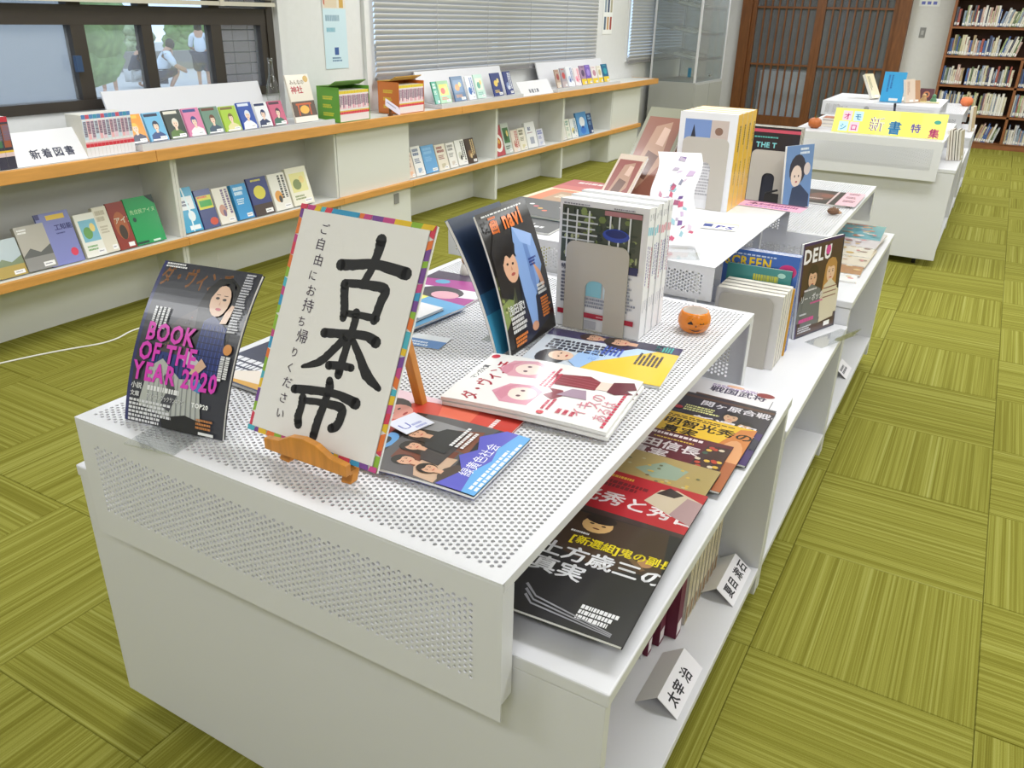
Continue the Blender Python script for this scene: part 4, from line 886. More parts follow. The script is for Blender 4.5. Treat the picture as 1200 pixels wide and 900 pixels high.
# ------------------------------------------------------------------ stack of white magazines between bookends
for k in range(11):
    w_, h_ = .208 - .001 * (k % 3), .294 - .0015 * ((k * 5) % 4)
    a = Art(w_, h_, '#e9e9ee')
    if k == 0:
        a.rect(.03, .52, .93, .955, '#4a5245')
        rr = random.Random(5)
        for _ in range(70): a.ell(rr.uniform(.06, .9), rr.uniform(.54, .93), rr.uniform(.01, .05), rr.uniform(.008, .03), rr.choice(('#6f7f48', '#2c3430', '#8a9a60', '#3a463a', '#a8b088')), n=6)
        for k2 in range(5): a.rect(.04, .70 + .045 * k2, .42 + .03 * (k2 % 2), .712 + .045 * k2, '#c8ccd0')
        for x_ in (.09, .2, .34, .58, .68, .80): a.rect(x_, .56, x_ + .018, .93, '#dfe2e4')
        a.rect(.52, .915, .93, .95, '#b07a80'); a.ell(.66, .775, .15, .05, '#2e48a8'); a.ell(.66, .787, .12, .03, '#1c2c70'); a.rect(.72, .5, .93, .56, '#222a58'); a.rect(.4, .49, .62, .52, '#2a3470')
        a.lines(.05, .965, .4, 1, .016, '#8a8a98'); a.lines(.62, .965, .3, 1, .016, '#8a8a98', seed=3); a.rect(.36, .28, .54, .43, '#8cc8da'); a.rect(.56, .28, .585, .43, '#d8e6ee')
        a.text('特集', .05, .47, .045, '#404868'); a.lines(.06, .43, .2, 9, .028, '#5a6078', seed=6); a.lines(.58, .46, .36, 11, .026, '#8a8fa0', seed=7); a.lines(.34, .47, .24, 1, .03, '#3c4060', seed=8); a.lines(.33, .25, .3, 3, .028, '#8a8fa0', seed=9)
        a.rect(.03, .105, .93, .145, '#b02038'); a.rect(.36, .02, .5, .085, '#b8b8c2'); a.lines(.5, .12, .1, 1, .014, '#e8b8c0')
    r_ = magazine('magazine', 'white magazine in the upright stack, front one with a photo of blue chairs' if k == 0 else 'white magazine with pale spine lettering in the upright stack behind the front one', 'magazine', a, .0128, stand(-.553, -.045 + .0134 * k, .7612, .5, 0), group=None if k == 0 else 'upright white magazines between the bookends')
    s_ = Art(.0118, h_, '#eeeef2'); s_.lines(.75, .95, .05, 1, .02, '#6a6a80', vert=True, seed=k); s_.rect(.15, .80 - .004 * k, .85, .86 - .004 * k, ('#8ac8dc', '#e0a0b0')[k > 4]); s_.lines(.62, .72 - .01 * (k % 3), .32, 1, .02, ('#7a6ab0', '#8a7aa8', '#c07a9a', '#4a5aa0')[k % 4], vert=True, seed=k, fill=.9); s_.lines(.7, .3, .1, 1, .02, '#b0b0c0', vert=True, seed=k)
    link('spine_print', s_.mesh('spine_print', PMATT), r_, mw=frame((w_ - .0005, .001, .0122), (0, 0, -1), (0, 1, 0)))
def bookend(label, mw, w_, h_, slot, leg, depth, mt=BEIGE, open_foot=True):
    """pressed steel bookend: arch-slotted upright and a flat foot"""
    r_ = thing('bookend', label, 'bookend', mw=mw); rc = .02; pts = []
    def arc(cx, cy, r0, a0, a1, n=6): return [(cx + r0 * math.cos(math.radians(a0 + (a1 - a0) * i / n)), cy + r0 * math.sin(math.radians(a0 + (a1 - a0) * i / n))) for i in range(n + 1)]
    # upright as two legs and a head, one outline
    sl, sr, st = (w_ - slot) / 2, (w_ + slot) / 2, leg
    outl = [(0, 0), (sl, 0)] + [(sl, st - rc)] + arc(sl + rc, st - rc, rc, 180, 90)[1:] + arc(sr - rc, st - rc, rc, 90, 0) + [(sr, 0), (w_, 0)] + arc(w_ - rc, h_ - rc, rc, 0, 90) + arc(rc, h_ - rc, rc, 90, 180)
    q = M(); q.prism(outl, 'z', 0, .0018); put('upright', q, mt, r_)
    q = M(); q.box(sl + .002, sr - .002, -.0005, .0012, -depth, 0); put('foot', q, mt, r_)
    return r_
bookend('beige steel bookend with an arched slot, holding the stack of white magazines', stand(-.530, -.0625, .7612, .5, 0), .150, .205, .048, .120, .12)
# pumpkin cup
r = thing('pumpkin_cup', 'small orange jack-o-lantern cup with a white inside', 'cup', loc=(-.262, .076, .7605), rz=-1.15)
OR = mat('orange_glaze', '#e0801c', .22, coat=.4); lob = lambda t: 1 + .0 * math.cos(8 * t)
put('bowl', M().lathe([(0, 0), (.022, .0), (.032, .008), (.0375, .022), (.037, .036), (.032, .047), (.0305, .050), (.0285, .050)], seg=32), OR, r)
put('lining', M().lathe([(.0285, .050), (.029, .045), (.032, .034), (.030, .018), (.018, .006), (0, .005)], seg=32), mat('white_glaze', '#e9e2dc', .25), r)
fc = M()
def onbowl(u, v): 
    th = u; zz = v; rad_ = .0378 - max(0, zz - .030) ** 2 * 22 - max(0, .02 - zz) ** 2 * 16; return (rad_ * math.cos(th), rad_ * math.sin(th), zz)
for poly_ in ([(-.52, .027), (-.20, .027), (-.24, .041), (-.34, .033), (-.44, .042)], [(.52, .028), (.20, .028), (.36, .041)], [(.52, .029), (.40, .029), (.45, .040)] if 0 else [(-.45, .016), (-.2, .012), (0, .011), (.2, .012), (.45, .016), (.2, .0145), (0, .0135), (-.2, .0145)], [(-.04, .022), (.04, .022), (0, .028)]):
    n = len(fc.v); fc.v += [onbowl(u, v) for u, v in poly_]; fc.f.append(tuple(range(n, n + len(poly_))))
put('face', fc, mat('black_glaze', '#1a1414', .3), r)

# ------------------------------------------------------------------ magazines lying on the near stand
ZT = .7606
w_, h_ = .200, .222
a = Art(w_, h_, '#2a2a30')
a.rect(0, .80, 1, 1, '#1d1d22'); a.ell(.42, .97, .16, .10, '#5ea0dc'); a.ell(.42, .97, .08, .05, '#1d1d22'); a.poly([(0, .28), (.3, .30), (.62, .34), (1, .26), (1, .9), (0, .86)], '#58565a'); a.poly([(.55, .36), (.72, .90), (.92, .86), (.86, .40)], '#8c8c90'); a.poly([(.1, .35), (.2, .78), (.45, .80), (.5, .36)], '#6e3828'); a.poly([(.5, .3), (.55, .62), (.8, .6), (.9, .34)], '#7a4a3a')
for x_, y_, s_, t_ in ((.2, .66, .034, '#c8a890'), (.42, .72, .032, '#3a3438'), (.62, .80, .036, '#222228'), (.16, .44, .030, '#4a3c38')): a.person(x_, y_, s_, '#1c1614', '#d8a98c', t_, long=x_ > .4)
a.poly([(0, 0), (1, 0), (1, .20), (.8, .34), (.6, .26), (.45, .34), (.25, .22), (0, .30)], '#5a5ac0'); a.poly([(0, 0), (1, 0), (1, .10), (.7, .14), (.5, .1), (.3, .15), (0, .10)], '#64a8e4')
a.text('緑黄色社会', .20, .145, .105, '#eef0fa', sx=.95, bold=False); a.lines(.06, .05, .85, 2, .04, '#e8f0ff', seed=3); a.lines(.55, .45, .38, 3, .045, '#e8e8ea', seed=5); a.lines(.02, .86, .22, 2, .03, '#f0f0f0', seed=5); a.text('U', .04, .93, .1, '#9a9ac8', bold=False) if 0 else None
magazine('magazine', 'magazine lying flat with a blue wavy foot and a band photo, right of the easel', 'magazine', a, .004, flat(-.305, -.802, ZT + .0045, 94), bend=curve(-4, 5, h_), backcol='#4a52b0')
w_, h_ = .21, .285
a = Art(w_, h_, '#e8c8d4')
a.rect(0, .0, 1, .55, '#c4382e'); a.poly([(.3, .3), (.2, .75), (.5, .9), (.9, .7), (1, .2), (.6, .1)], '#d04a3e'); a.poly([(.5, .45), (.9, .55), (1, .3), (.6, .28)], '#e06a50'); a.ell(.66, .83, .2, .13, '#3a2c2e'); a.ell(.62, .76, .14, .10, '#e0988c'); a.poly([(.52, .85), (.58, .92), (.75, .93), (.8, .84), (.7, .86)], '#3a2c2e'); a.ell(.57, .77, .02, .008, '#3a1c1c'); a.ell(.67, .77, .02, .008, '#3a1c1c'); a.ell(.62, .70, .035, .01, '#a83030')
a.text('りょう', .6, .12, .05, '#f4e8e8', bold=False) if 0 else a.lines(.55, .13, .35, 1, .05, '#f6e8e8', seed=2); a.lines(.1, .5, .4, 4, .05, '#f4dcdc', seed=4)
magazine('magazine', 'red and pink magazine lying flat, half under the blue-footed one', 'magazine', a, .003, flat(-.352, -.745, ZT + .0005, 94), backcol='#b03028')
a = Art(.062, .055, '#dfe4f4'); a.text('U:', .1, .2, .6, '#6a74c0', bold=False) if 0 else a.text('U', .1, .25, .55, '#6a74c0', bold=False); a.lines(.45, .3, .45, 3, .2, '#9aa4d8')
card('label_card', 'small pale blue label lying on the black corner of the band magazine', 'label', a, flat(-.500, -.705, ZT + .0130, 76))
# pale magazine with pink-haired figures (plain stand-ins), two copies stacked
w_, h_ = .232, .318
a = Art(w_, h_, '#eceaea')
a.text('マンガ大賞', .42, .93, .045, '#3c3a48'); a.text('ダ・ヴィンチ', .04, .80, .125, '#b81e3a', sx=.80); a.ell(.93, .96, .045, .028, '#c8283c')
a.poly([(.62, .58), (.58, .76), (.72, .86), (.90, .82), (.96, .68), (.88, .56)], '#dba0b0'); a.ell(.77, .68, .12, .085, '#f2dcd2'); a.poly([(.12, .50), (.10, .66), (.26, .76), (.44, .70), (.48, .56), (.40, .48)], '#d898ac'); a.ell(.30, .58, .12, .085, '#f2dcd2')
for x_, y_ in ((.72, .69), (.82, .69), (.25, .59), (.35, .59)): a.ell(x_, y_, .018, .014, '#6a4048')
a.poly([(.60, .78), (.66, .84), (.80, .84), (.90, .76), (.8, .79), (.7, .77)], '#d08a9e'); a.poly([(.14, .66), (.22, .73), (.36, .72), (.46, .64), (.36, .67), (.22, .65)], '#d08a9e')
a.poly([(.30, .40), (.36, .47), (.44, .43), (.50, .47), (.50, .38), (.40, .36)], '#8a3a48'); a.poly([(.62, .22), (.58, .46), (.78, .50), (.86, .30), (.78, .20)], '#8c3440')
for k in range(4): a.rect(.63 + k * .05, .23, .637 + k * .05, .46, '#b06a74')
a.poly([(.66, .14), (.64, .22), (.80, .22), (.82, .14)], '#eed4c8'); a.poly([(.62, .10), (.64, .15), (.84, .15), (.92, .04), (.80, .0), (.74, .05), (.70, .0)], '#6a2c3a'); a.poly([(.42, .22), (.40, .40), (.56, .34), (.58, .26)], '#a890a4')
a.lines(.12, .40, .22, 2, .03, '#c83a58', seed=3) ; a.lines(.50, .52, .42, 3, .028, '#c83a58', seed=3); a.text('スの', .30, .13, .10, '#d88a9a', bold=False); a.text('あるは', .12, .05, .09, '#d88a9a', bold=False); a.text('イキ', .12, .17, .10, '#d88a9a', bold=False); a.lines(.04, .03, .8, 1, .03, '#c83a58', seed=7); a.ell(.06, .40, .03, .022, '#c8283c'); a.lines(.10, .30, .1, 3, .04, '#c83a58', seed=9)
for k in range(2):
    magazine('magazine', 'white magazine with a crimson title and pink-haired figures, lying on top of its pair' if k else 'white magazine lying directly under the one with pink-haired figures', 'magazine', a, .006, flat(-.214 + .004 * (1 - k), -.530 - .002 * (1 - k), ZT + .0055 + .0078 * k, 96), bend=curve(-3, 3, h_) if 1 else None, backcol='#dcdade')
w_, h_ = .215, .300
a = Art(w_, h_, '#cdd6e2')
a.rect(.80, 0, 1, 1, '#2d2c5c'); a.poly([(.80, .55), (1, .50), (1, 1), (.8, 1)], '#3a3468')
a.person(.90, .66, .045, '#3a2620', '#d8a88c', '#2a2444', rot=90 * 0); a.person(.89, .46, .05, '#2a1c1a', '#d8a88c', '#2a2444'); a.text('ドラマ', .82, .14, .055, '#2cc0b4'); a.lines(.82, .12, .17, 4, .02, '#2cc0b4', seed=1)
a.poly([(0, 0), (.80, 0), (.80, .16), (.6, .30), (.40, .44), (.2, .60), (0, .62)], '#e8c43c'); a.poly([(.2, .60), (.40, .44), (.6, .30), (.8, .16), (.8, .3), (.5, .52), (.3, .66)], '#b8d0ec'); a.ell(.24, .82, .20, .11, '#23242c'); a.ell(.30, .76, .12, .09, '#e8c4ac'); a.ell(.27, .77, .014, .007, '#2a1c1a'); a.ell(.35, .77, .014, .007, '#2a1c1a'); a.ell(.31, .72, .03, .008, '#b04a48'); a.poly([(.05, .58), (.2, .68), (.45, .66), (.58, .56), (.4, .5)], '#9ec0ec')
a.lines(.66, .92, .6, 4, .05, '#2a2c40', vert=True, seed=8); a.lines(.50, .5, .28, 5, .03, '#3a5ac0', seed=9); a.lines(.40, .24, .36, 6, .03, '#3a3c50', seed=10); a.text('おうち', .30, .52, .075, '#7aa0e0', bold=False)
magazine('magazine', 'pale blue and yellow magazine lying flat with a navy strip along one side', 'magazine', a, .0045, flat(-.212, -.275, ZT + .0005, 97), backcol='#d8dce4')
# magenta magazine, ornament, flyer further back
a = Art(.21, .29, '#a02888'); a.poly([(0, .3), (1, .42), (1, .62), (0, .55)], '#e6e4ee'); a.ell(.5, .45, .3, .16, '#2a2436'); a.ell(.6, .4, .18, .1, '#d8a0b0'); a.poly([(0, .75), (1, .9), (1, 1), (0, 1)], '#3a2a48'); a.rect(.3, .1, .5, .2, '#e4b838'); a.ell(.3, .72, .1, .06, '#4a9ac0')
magazine('magazine', 'magenta magazine with a dark-haired figure, lying behind the calligraphy sign', 'magazine', a, .005, flat(-.995, -.165, ZT + .0005, 3), bend=curve(-3, 3, .29) if 0 else None, backcol='#7a2068')
r = thing('ceramic_ornament', 'small white ceramic ornament with tan top beyond the magenta magazine', 'ornament', loc=(-.93, .14, ZT))
put('figure_body', M().lathe([(0, 0), (.016, 0), (.018, .012), (.013, .03), (.010, .036)], seg=14), mat('white_glaze2', '#e6e2da', .3), r); put('figure_head', M().ball((0, 0, .046), .013, .013, .013), mat('tan_glaze', '#d6a877', .4), r); put('figure_base', M().box(-.018, .018, -.015, .015, -.0, .003), BLACK, r)
a = Art(.10, .07, '#5a88c4'); a.rect(0, .6, 1, 1, '#e4e8ee'); a.lines(.1, .3, .7, 2, .2, '#dde8f4')
card('flyer', 'small blue flyer lying at the right edge of the calligraphy sign', 'flyer', a, flat(-.785, -.36, ZT + .0005, 10))
a = Art(.21, .297, '#e8e6ea'); a.poly([(0, .4), (.3, .5), (.6, .44), (1, .56), (1, .7), (0, .52)], '#3a3458'); a.ell(.5, .56, .16, .05, '#c8808c'); a.rect(0, .0, 1, .3, '#22202a'); a.ell(.5, .84, .2, .09, '#e8a0a8'); a.rect(0, .9, .5, 1, '#e8d870')
magazine('magazine', 'white and black magazine on top of the pile between the dark magazine and the sign', 'magazine', a, .006, flat(-1.03, -.44, ZT + .0135, -4), backcol='#22202a')
a = Art(.21, .28, '#2a2c48'); a.rect(0, .02, 1, .14, '#d8a030'); a.lines(.06, .3, .88, 3, .075, '#e8e8ee', seed=5, fill=.7); a.poly([(.3, .14), (.5, .24), (.75, .20), (.9, .1), (.4, .05)], '#e8dcd0')
magazine('magazine', 'navy and yellow magazine at the bottom of the pile left of the sign', 'magazine', a, .006, flat(-1.02, -.70, ZT + .0005, -3), backcol='#1c1e30')
a = Art(.20, .28, '#5aa0d0'); a.rect(0, .0, .4, 1, '#e8e070')
magazine('magazine', 'light blue and yellow magazine peeking out at the back of the left pile', 'magazine', a, .005, flat(-1.0, -.36, ZT + .0070, -6), backcol='#3a70a0')

# ------------------------------------------------------------------ history magazines fanned on the near island
ZI = .6145
def hist(k, label, art, xr, yb, ang, z, t=.0035, w=.21, h=.285):
    ar = math.radians(ang); bx, by = xr - w * math.cos(ar), yb - w * math.sin(ar)
    magazine('magazine', label, 'magazine', art, t, flat(bx, by, ZI + z, ang), bend=curve(-1.5, 2.5, h), backcol='#201c20')
def H(bg): return Art(.21, .285, bg)
Z0 = .0006
a = H('#e6e2e6'); a.text('戦国武将', .3, .80, .13, '#3c2c50', sx=.9); a.lines(.3, .94, .65, 2, .03, '#9a7ab0', seed=3); a.poly([(.2, .7), (1, .66), (1, .60), (.2, .64)], '#5a3a28'); a.ell(.9, .92, .1, .05, '#8a2c2c'); a.ell(.55, .97, .1, .03, '#e0b090')
hist(0, 'white history magazine with purple print at the back of the fanned row', a, -.055, -.135, 2, Z0)
a = H('#2c2430'); a.rect(0, .0, 1, .52, '#3c2460'); a.text('関ヶ原合戦の', .24, .80, .115, '#e8e4ea', sx=.95); a.rect(.0, .91, 1, .95, '#5a3a28'); a.lines(.12, .72, .4, 3, .04, '#d8d890', seed=4); a.person(.62, .68, .042, '#1c1618', '#c8a080', '#3c3a48'); a.person(.80, .56, .042, '#1c1618', '#c8a080', '#2a2a3c'); a.ell(.06, .66, .05, .03, '#b02030'); a.ell(.10, .46, .05, .03, '#b02030')
a.text('新選組', .26, .44, .17, '#f0eaf4', sx=.98); a.lines(.05, .42, .18, 1, .03, '#c0b8c8'); a.text('隊士', .75, .05, .05, '#d8c8e0') if 0 else a.lines(.7, .06, .25, 1, .05, '#d8c8e0')
hist(1, 'purple history magazine with large white lettering in the fanned row', a, -.035, -.235, 1.5, Z0 + .005)
a = H('#e2b82c'); a.poly([(.55, 0), (1, 0), (1, 1), (.85, .95), (.72, .6)], '#c87a3a'); a.ell(.88, .45, .12, .3, '#d89a6a'); a.lines(.08, .94, .8, 2, .028, '#5a4018', seed=5); a.text('明智光秀の', .10, .78, .135, '#2c2010', sx=1.0); a.text('真実', .14, .64, .135, '#2c2010', sx=1.0); a.rect(0, .0, 1, .4, '#a8603a'); a.lines(.2, .6, .5, 1, .02, '#f4e8c0')
hist(2, 'yellow history magazine with black lettering in the fanned row', a, -.048, -.365, 1, Z0 + .010)
a = H('#5c1626'); a.lines(.15, .93, .6, 1, .05, '#eadfe0', seed=6, fill=.75); a.lines(.25, .87, .5, 1, .03, '#e0c040', seed=7); a.text('織田信長の', .0, .72, .14, '#efe6e8', sx=1.0); a.text('真実', .12, .575, .14, '#efe6e8'); a.poly([(.72, .55), (1, .5), (1, .95), (.78, .93)], '#3c2024')
rr = random.Random(9)
for _ in range(16): a.ell(rr.uniform(.75, .97), rr.uniform(.55, .92), .03, .02, rr.choice(('#b8402c', '#d8b040', '#3a5a4a', '#d8c8b0')), n=7)
a.rect(0, 0, 1, .5, '#a8483a')
hist(3, 'maroon history magazine with white lettering in the fanned row', a, -.066, -.470, 1.5, Z0 + .015)
a = H('#8c7a4c'); a.rect(0, 0, 1, .58, '#2a2620'); a.poly([(0, .58), (1, .5), (1, 1), (0, 1)], '#a8935c'); a.poly([(.3, .75), (.5, .92), (.75, .88), (.7, .72), (.5, .68)], '#8fa08c')
for _ in range(22): a.ell(rr.uniform(.1, .9), rr.uniform(.62, .96), .02, .012, rr.choice(('#c8a84c', '#6a6a48', '#b8b08c', '#7a5a3a')), n=6)
a.text('安土城', .4, .56, .05, '#e8c830') if 0 else a.lines(.3, .59, .6, 1, .03, '#e8c830', seed=8)
hist(4, 'tan and black history magazine with an old map picture in the fanned row', a, -.060, -.590, 1, Z0 + .020)
a = H('#b01826'); a.text('光秀と秀吉', .0, .60, .155, '#f2e8ea', sx=1.0); a.lines(.06, .92, .36, 1, .05, '#d8a838', seed=9); a.lines(.1, .84, .5, 2, .05, '#6a0c18', seed=10, fill=.8); a.poly([(.55, .74), (.62, .92), (.75, .96), (1, .88), (1, .72), (.8, .66)], '#c8b8a0'); a.poly([(.6, .86), (.68, .97), (.82, .92), (.76, .86)], '#2c1c1a'); a.poly([(.8, .66), (1, .6), (1, .88), (.86, .9)], '#a88a8c'); a.rect(0, 0, 1, .5, '#3c2a28')
hist(5, 'red history magazine with white lettering and an armoured figure', a, -.050, -.695, 1.5, Z0 + .025)
a = H('#141316'); a.poly([(.05, .60), (.12, .98), (.90, 1.0), (1, .58), (.55, .50)], '#3a2818'); a.ell(.36, .885, .125, .085, '#c8a068'); a.ell(.36, .95, .13, .05, '#1c120c'); a.ell(.31, .89, .02, .008, '#2a1c10'); a.ell(.41, .885, .02, .008, '#2a1c10'); a.ell(.365, .845, .03, .007, '#6a3a28'); a.ell(.85, .66, .06, .04, '#a87a50'); a.poly([(.6, .72), (.64, .74), (.88, .60), (.85, .58)], '#6a5030')
a.lines(.20, .76, .2, 1, .03, '#d8d8d8'); a.text('[新選組]鬼の副長', .24, .665, .088, '#e8d41c', sx=.88); a.text('土方歳三の', .06, .50, .145, '#ececf0', sx=1.02); a.text('真実', .10, .345, .145, '#ececf0', sx=1.05); a.lines(.62, .16, .32, 3, .04, '#e4e4e8', seed=12, fill=.75)
for k in range(3): a.poly([(.18 + .02 * k, .20 - .04 * k), (.3, .13 - .03 * k), (.9, .05 - .01 * k), (.9, .058 - .01 * k), (.3, .142 - .03 * k), (.19 + .02 * k, .215 - .04 * k)], '#8c8c92')
hist(6, 'black history magazine with a yellow bracketed line, nearest in the fanned row', a, -.038, -.850, 3, Z0 + .030)
# magazines and flyers under the near stand, left side
for lb, x_, y_, an, bg, ac in (('pink magazine lying under the near stand at its left', -1.10, -.80, 4, '#d8607c', '#f0d8e0'), ('white magazine lying under the near stand, behind the pink one', -1.08, -.47, -3, '#e6e4e4', '#8a8aa0'), ('crimson magazine lying under the middle of the near stand', -.74, -.80, 5, '#a02436', '#e8d8d8')):
    a = Art(.21, .285, bg); a.lines(.1, .8, .8, 2, .1, ac, seed=3); a.ell(.5, .4, .25, .2, ac)
    magazine('magazine', lb, 'magazine', a, .004, flat(x_, y_, ZI + Z0, an), backcol='#888890')
# name cards and books on the bottom shelf
def tent(label, y, txt, ln=.165, wd=.058, z=.131, x=-.048, lean=52, blank=False):
    a_ = Art(ln, wd, '#e6e3ea')
    if blank: a_.lines(.15, .55, .7, 2, .25, '#4a4a58', seed=1, fill=.7)
    else: a_.text(txt, .10, .26, .58, '#2c2a34', gap=1.08, sx=.95)
    r_ = thing('name_card', label, 'card', mw=stand(x, y, z, 90, lean)); put('front_leaf', M().box(0, ln, 0, wd, -.0006, 0), PAPER, r_); link('print', a_.mesh('print', PMATT), r_, mw=Matrix.Translation((0, 0, .0003)))
    put('rear_leaf', M().box(0, ln, 0, wd, -.0006, 0), PAPER, r_, mw=Matrix.Translation((0, wd, 0)) @ Matrix.Rotation(math.radians(-180 + 104), 4, 'X') )
tent('nearer white folded name card on the bottom shelf, beside the maroon books', -.440, '太宰 治'); tent('farther white folded name card on the bottom shelf, beside the cream paperbacks', -.040, '夏目 漱石'); tent('small white card on the bottom shelf of the third island', 1.545, '', ln=.13, wd=.055, blank=True)
put_ = thing('shelf_divider', 'small white steel divider between the maroon books on the bottom shelf', 'divider', loc=(-.185, -.320, .1305))
put('plate', M().box(-.10, .012, 0, .002, 0, .19), WHITE, put_); put('foot', M().box(-.10, .012, .002, .09, 0, .0015), WHITE, put_)
for k, (y_, t_, h_, x_) in enumerate(((-.60, .030, .20, -.20), (-.565, .028, .20, -.20), (-.525, .026, .2, -.2), (-.37, .03, .2, -.195), (-.305, .026, .20, -.165), (-.262, .036, .195, -.155), (-.220, .036, .215, -.130))):
    a = Art(t_ - .002, h_, '#6a1c38'); a.rect(.1, .04, .9, .2, '#e8e0e4')
    r_ = thing('book', ('maroon hardback on the bottom shelf, thickest, at the right of its row', 'maroon hardback in the middle of the pair right of the divider', 'thin maroon hardback just right of the divider', 'maroon hardback just left of the white divider')[min(6 - k, 3)] if k >= 3 else 'maroon hardback in the dark left end of the bottom shelf', 'book', mw=frame((x_, y_, .1305), (0, 1, 0), (0, 0, 1)), group=None if k >= 3 else 'maroon hardbacks left of the divider')
    mr = mat('maroon_cloth', '#6a1c38', .6)
    put('pages', M().box(.002, t_ - .004, .002, h_ - .004, -.14, -.004), PAGES, r_); put('spine', M().box(0, t_ - .002, 0, h_, -.003, 0), mr, r_); put('board', M().box(0, .002, 0, h_, -.145, -.003), mr, r_); put('board', M().box(t_ - .004, t_ - .002, 0, h_, -.145, -.003), mr, r_)
    link('spine_label', a.mesh('spine_label', PMATT), r_, mw=Matrix.Translation((0, 0, .0004)))
for k in range(8):
    t_, h_ = .022, .17 - .004 * (k % 3); y_ = -.165 + .032 * k
    a = Art(t_, h_, '#cfc2a8'); a.rect(.15, .05, .85, .3, '#8a6a4a'); a.lines(.55, .9, .4, 1, .03, '#4a4038', vert=True, seed=k)
    r_ = thing('book', 'worn cream and brown paperback in the row behind the name cards', 'book', mw=frame((-.128, y_, .1305), (0, 1, 0), (0, 0, 1)), group='worn cream paperbacks on the bottom shelf')
    put('pages', M().box(.001, t_ - .001, 0, h_, -.10, -.001), PAGES, r_); link('spine_print', a.mesh('spine_print', PMATT), r_); put('ring', M().cyl((t_ / 2, h_ * .9, .001), (t_ / 2, h_ * .9, .008), .008, seg=12), mat('brown_knob', '#8a6a48', .6), r_) if 0 else None

# ------------------------------------------------------------------ film magazines on the lower island
ZB = .5207
a = Art(.215, .29, '#3a66b8'); a.lines(.1, .95, .8, 1, .025, '#c8d8f0'); a.ell(.86, .84, .12, .07, '#c82a78'); a.text('SCREEN', .02, .84, .135, '#ecc81c', sx=.86); a.rect(.0, .0, 1, .5, '#2a4a8a')
for k in range(3): magazine('magazine', 'blue film magazine with a yellow title, front of three in the bookend' if k == 0 else ('blue film magazine directly behind the front one with the yellow title' if k == 1 else 'blue film magazine at the back of the upright row'), 'magazine', a, .009, stand(-.368, .678 + .010 * k, ZB, 1, 1), spine='#3a66b8', backcol='#3a66b8')
a = Art(.185, .250, '#3c8c8c'); a.rect(0, .0, 1, .62, '#2c6a70'); a.rect(.12, .66, .5, .80, '#2a2c30'); a.text('リュミエール', .40, .80, .085, '#c8c848', sx=.75) if 0 else a.lines(.42, .84, .5, 3, .09, '#c8c848', seed=3, fill=.8); a.ell(.85, .93, .06, .03, '#a8d8d0')
magazine('magazine', 'teal film magazine with yellow lettering in front of the blue ones', 'magazine', a, .006, stand(-.352, .664, ZB, 1, 1), backcol='#2c6a70')
a = Art(.188, .205, '#e0a83c'); magazine('magazine', 'slim book with an orange yellow edge between the white covers and the blue magazines', 'magazine', a, .006, stand(-.338, .652, ZB, 1, 1), backcol='#e0a83c')
for k in range(4):
    a = Art(.185, .215, '#dedad8'); magazine('book', 'plain pale grey book, %s of four behind the leaning beige bookend' % ('nearest', 'second', 'third', 'farthest')[k], 'book', a, .026, stand(-.338, .545 + .031 * k, ZB, 1, 1), pages=PAGES)
bookend('beige steel bookend holding the pale grey books, tight against the near stand', stand(-.326, .513, ZB, 1, 1.5), .150, .205, .048, .120, .13)
a = Art(.225, .297, '#2a2338'); a.rect(.04, .02, .97, .97, '#4a2e24'); a.text('DELU', .03, .79, .20, '#f0ecf2', sx=.95); a.ell(.62, .88, .06, .05, '#d84a9a'); a.rect(0, .97, 1, 1, '#3a1c58'); a.rect(0, 0, .03, 1, '#3a1c58')
a.person(.30, .62, .062, '#3a261c', '#dcae90', '#6a6c70'); a.person(.74, .64, .064, '#b8874a', '#e6bfa4', '#d8cdb8', long=True); a.poly([(.10, .12), (.12, .48), (.28, .56), (.52, .48), (.56, .10)], '#6a6c70'); a.poly([(.56, .10), (.60, .50), (.76, .56), (.94, .46), (.92, .12)], '#d8cdb8')
for k in range(3): a.rect(.60, .36 + .05 * k, .93, .372 + .05 * k, '#8a5a50')
a.text('リー・ポッタ', .05, .38, .085, '#f0eef2', sx=.8); a.lines(.12, .49, .4, 1, .03, '#e8e0e8'); a.lines(.3, .34, .3, 1, .03, '#d84a9a', seed=2); a.lines(.06, .24, .22, 1, .03, '#d8d8e0'); a.text('エマ', .05, .15, .06, '#d84a9a') if 0 else a.lines(.06, .16, .4, 1, .05, '#d84a9a', seed=5, fill=.8); a.lines(.06, .10, .34, 3, .025, '#d8d8e0', seed=6); a.rect(.70, .04, .85, .09, '#f2f2f2')
magazine('magazine', 'dark film magazine with two young people on its cover, turned to the aisle', 'magazine', a, .008, stand(-.161, .806, ZB, 69, 4), backcol='#2a2338')
r = thing('acrylic_card_holder', 'clear acrylic holder lying in front of the dark film magazine', 'holder', mw=flat(-.12, .80, ZB, 68))
put('base', M().box(0, .20, -.06, 0, 0, .002), ACRYL, r); put('lip', M().prism([(-.06, .002), (-.058, .002), (-.082, .035), (-.084, .034)], 'x', .03, .17), ACRYL, r)
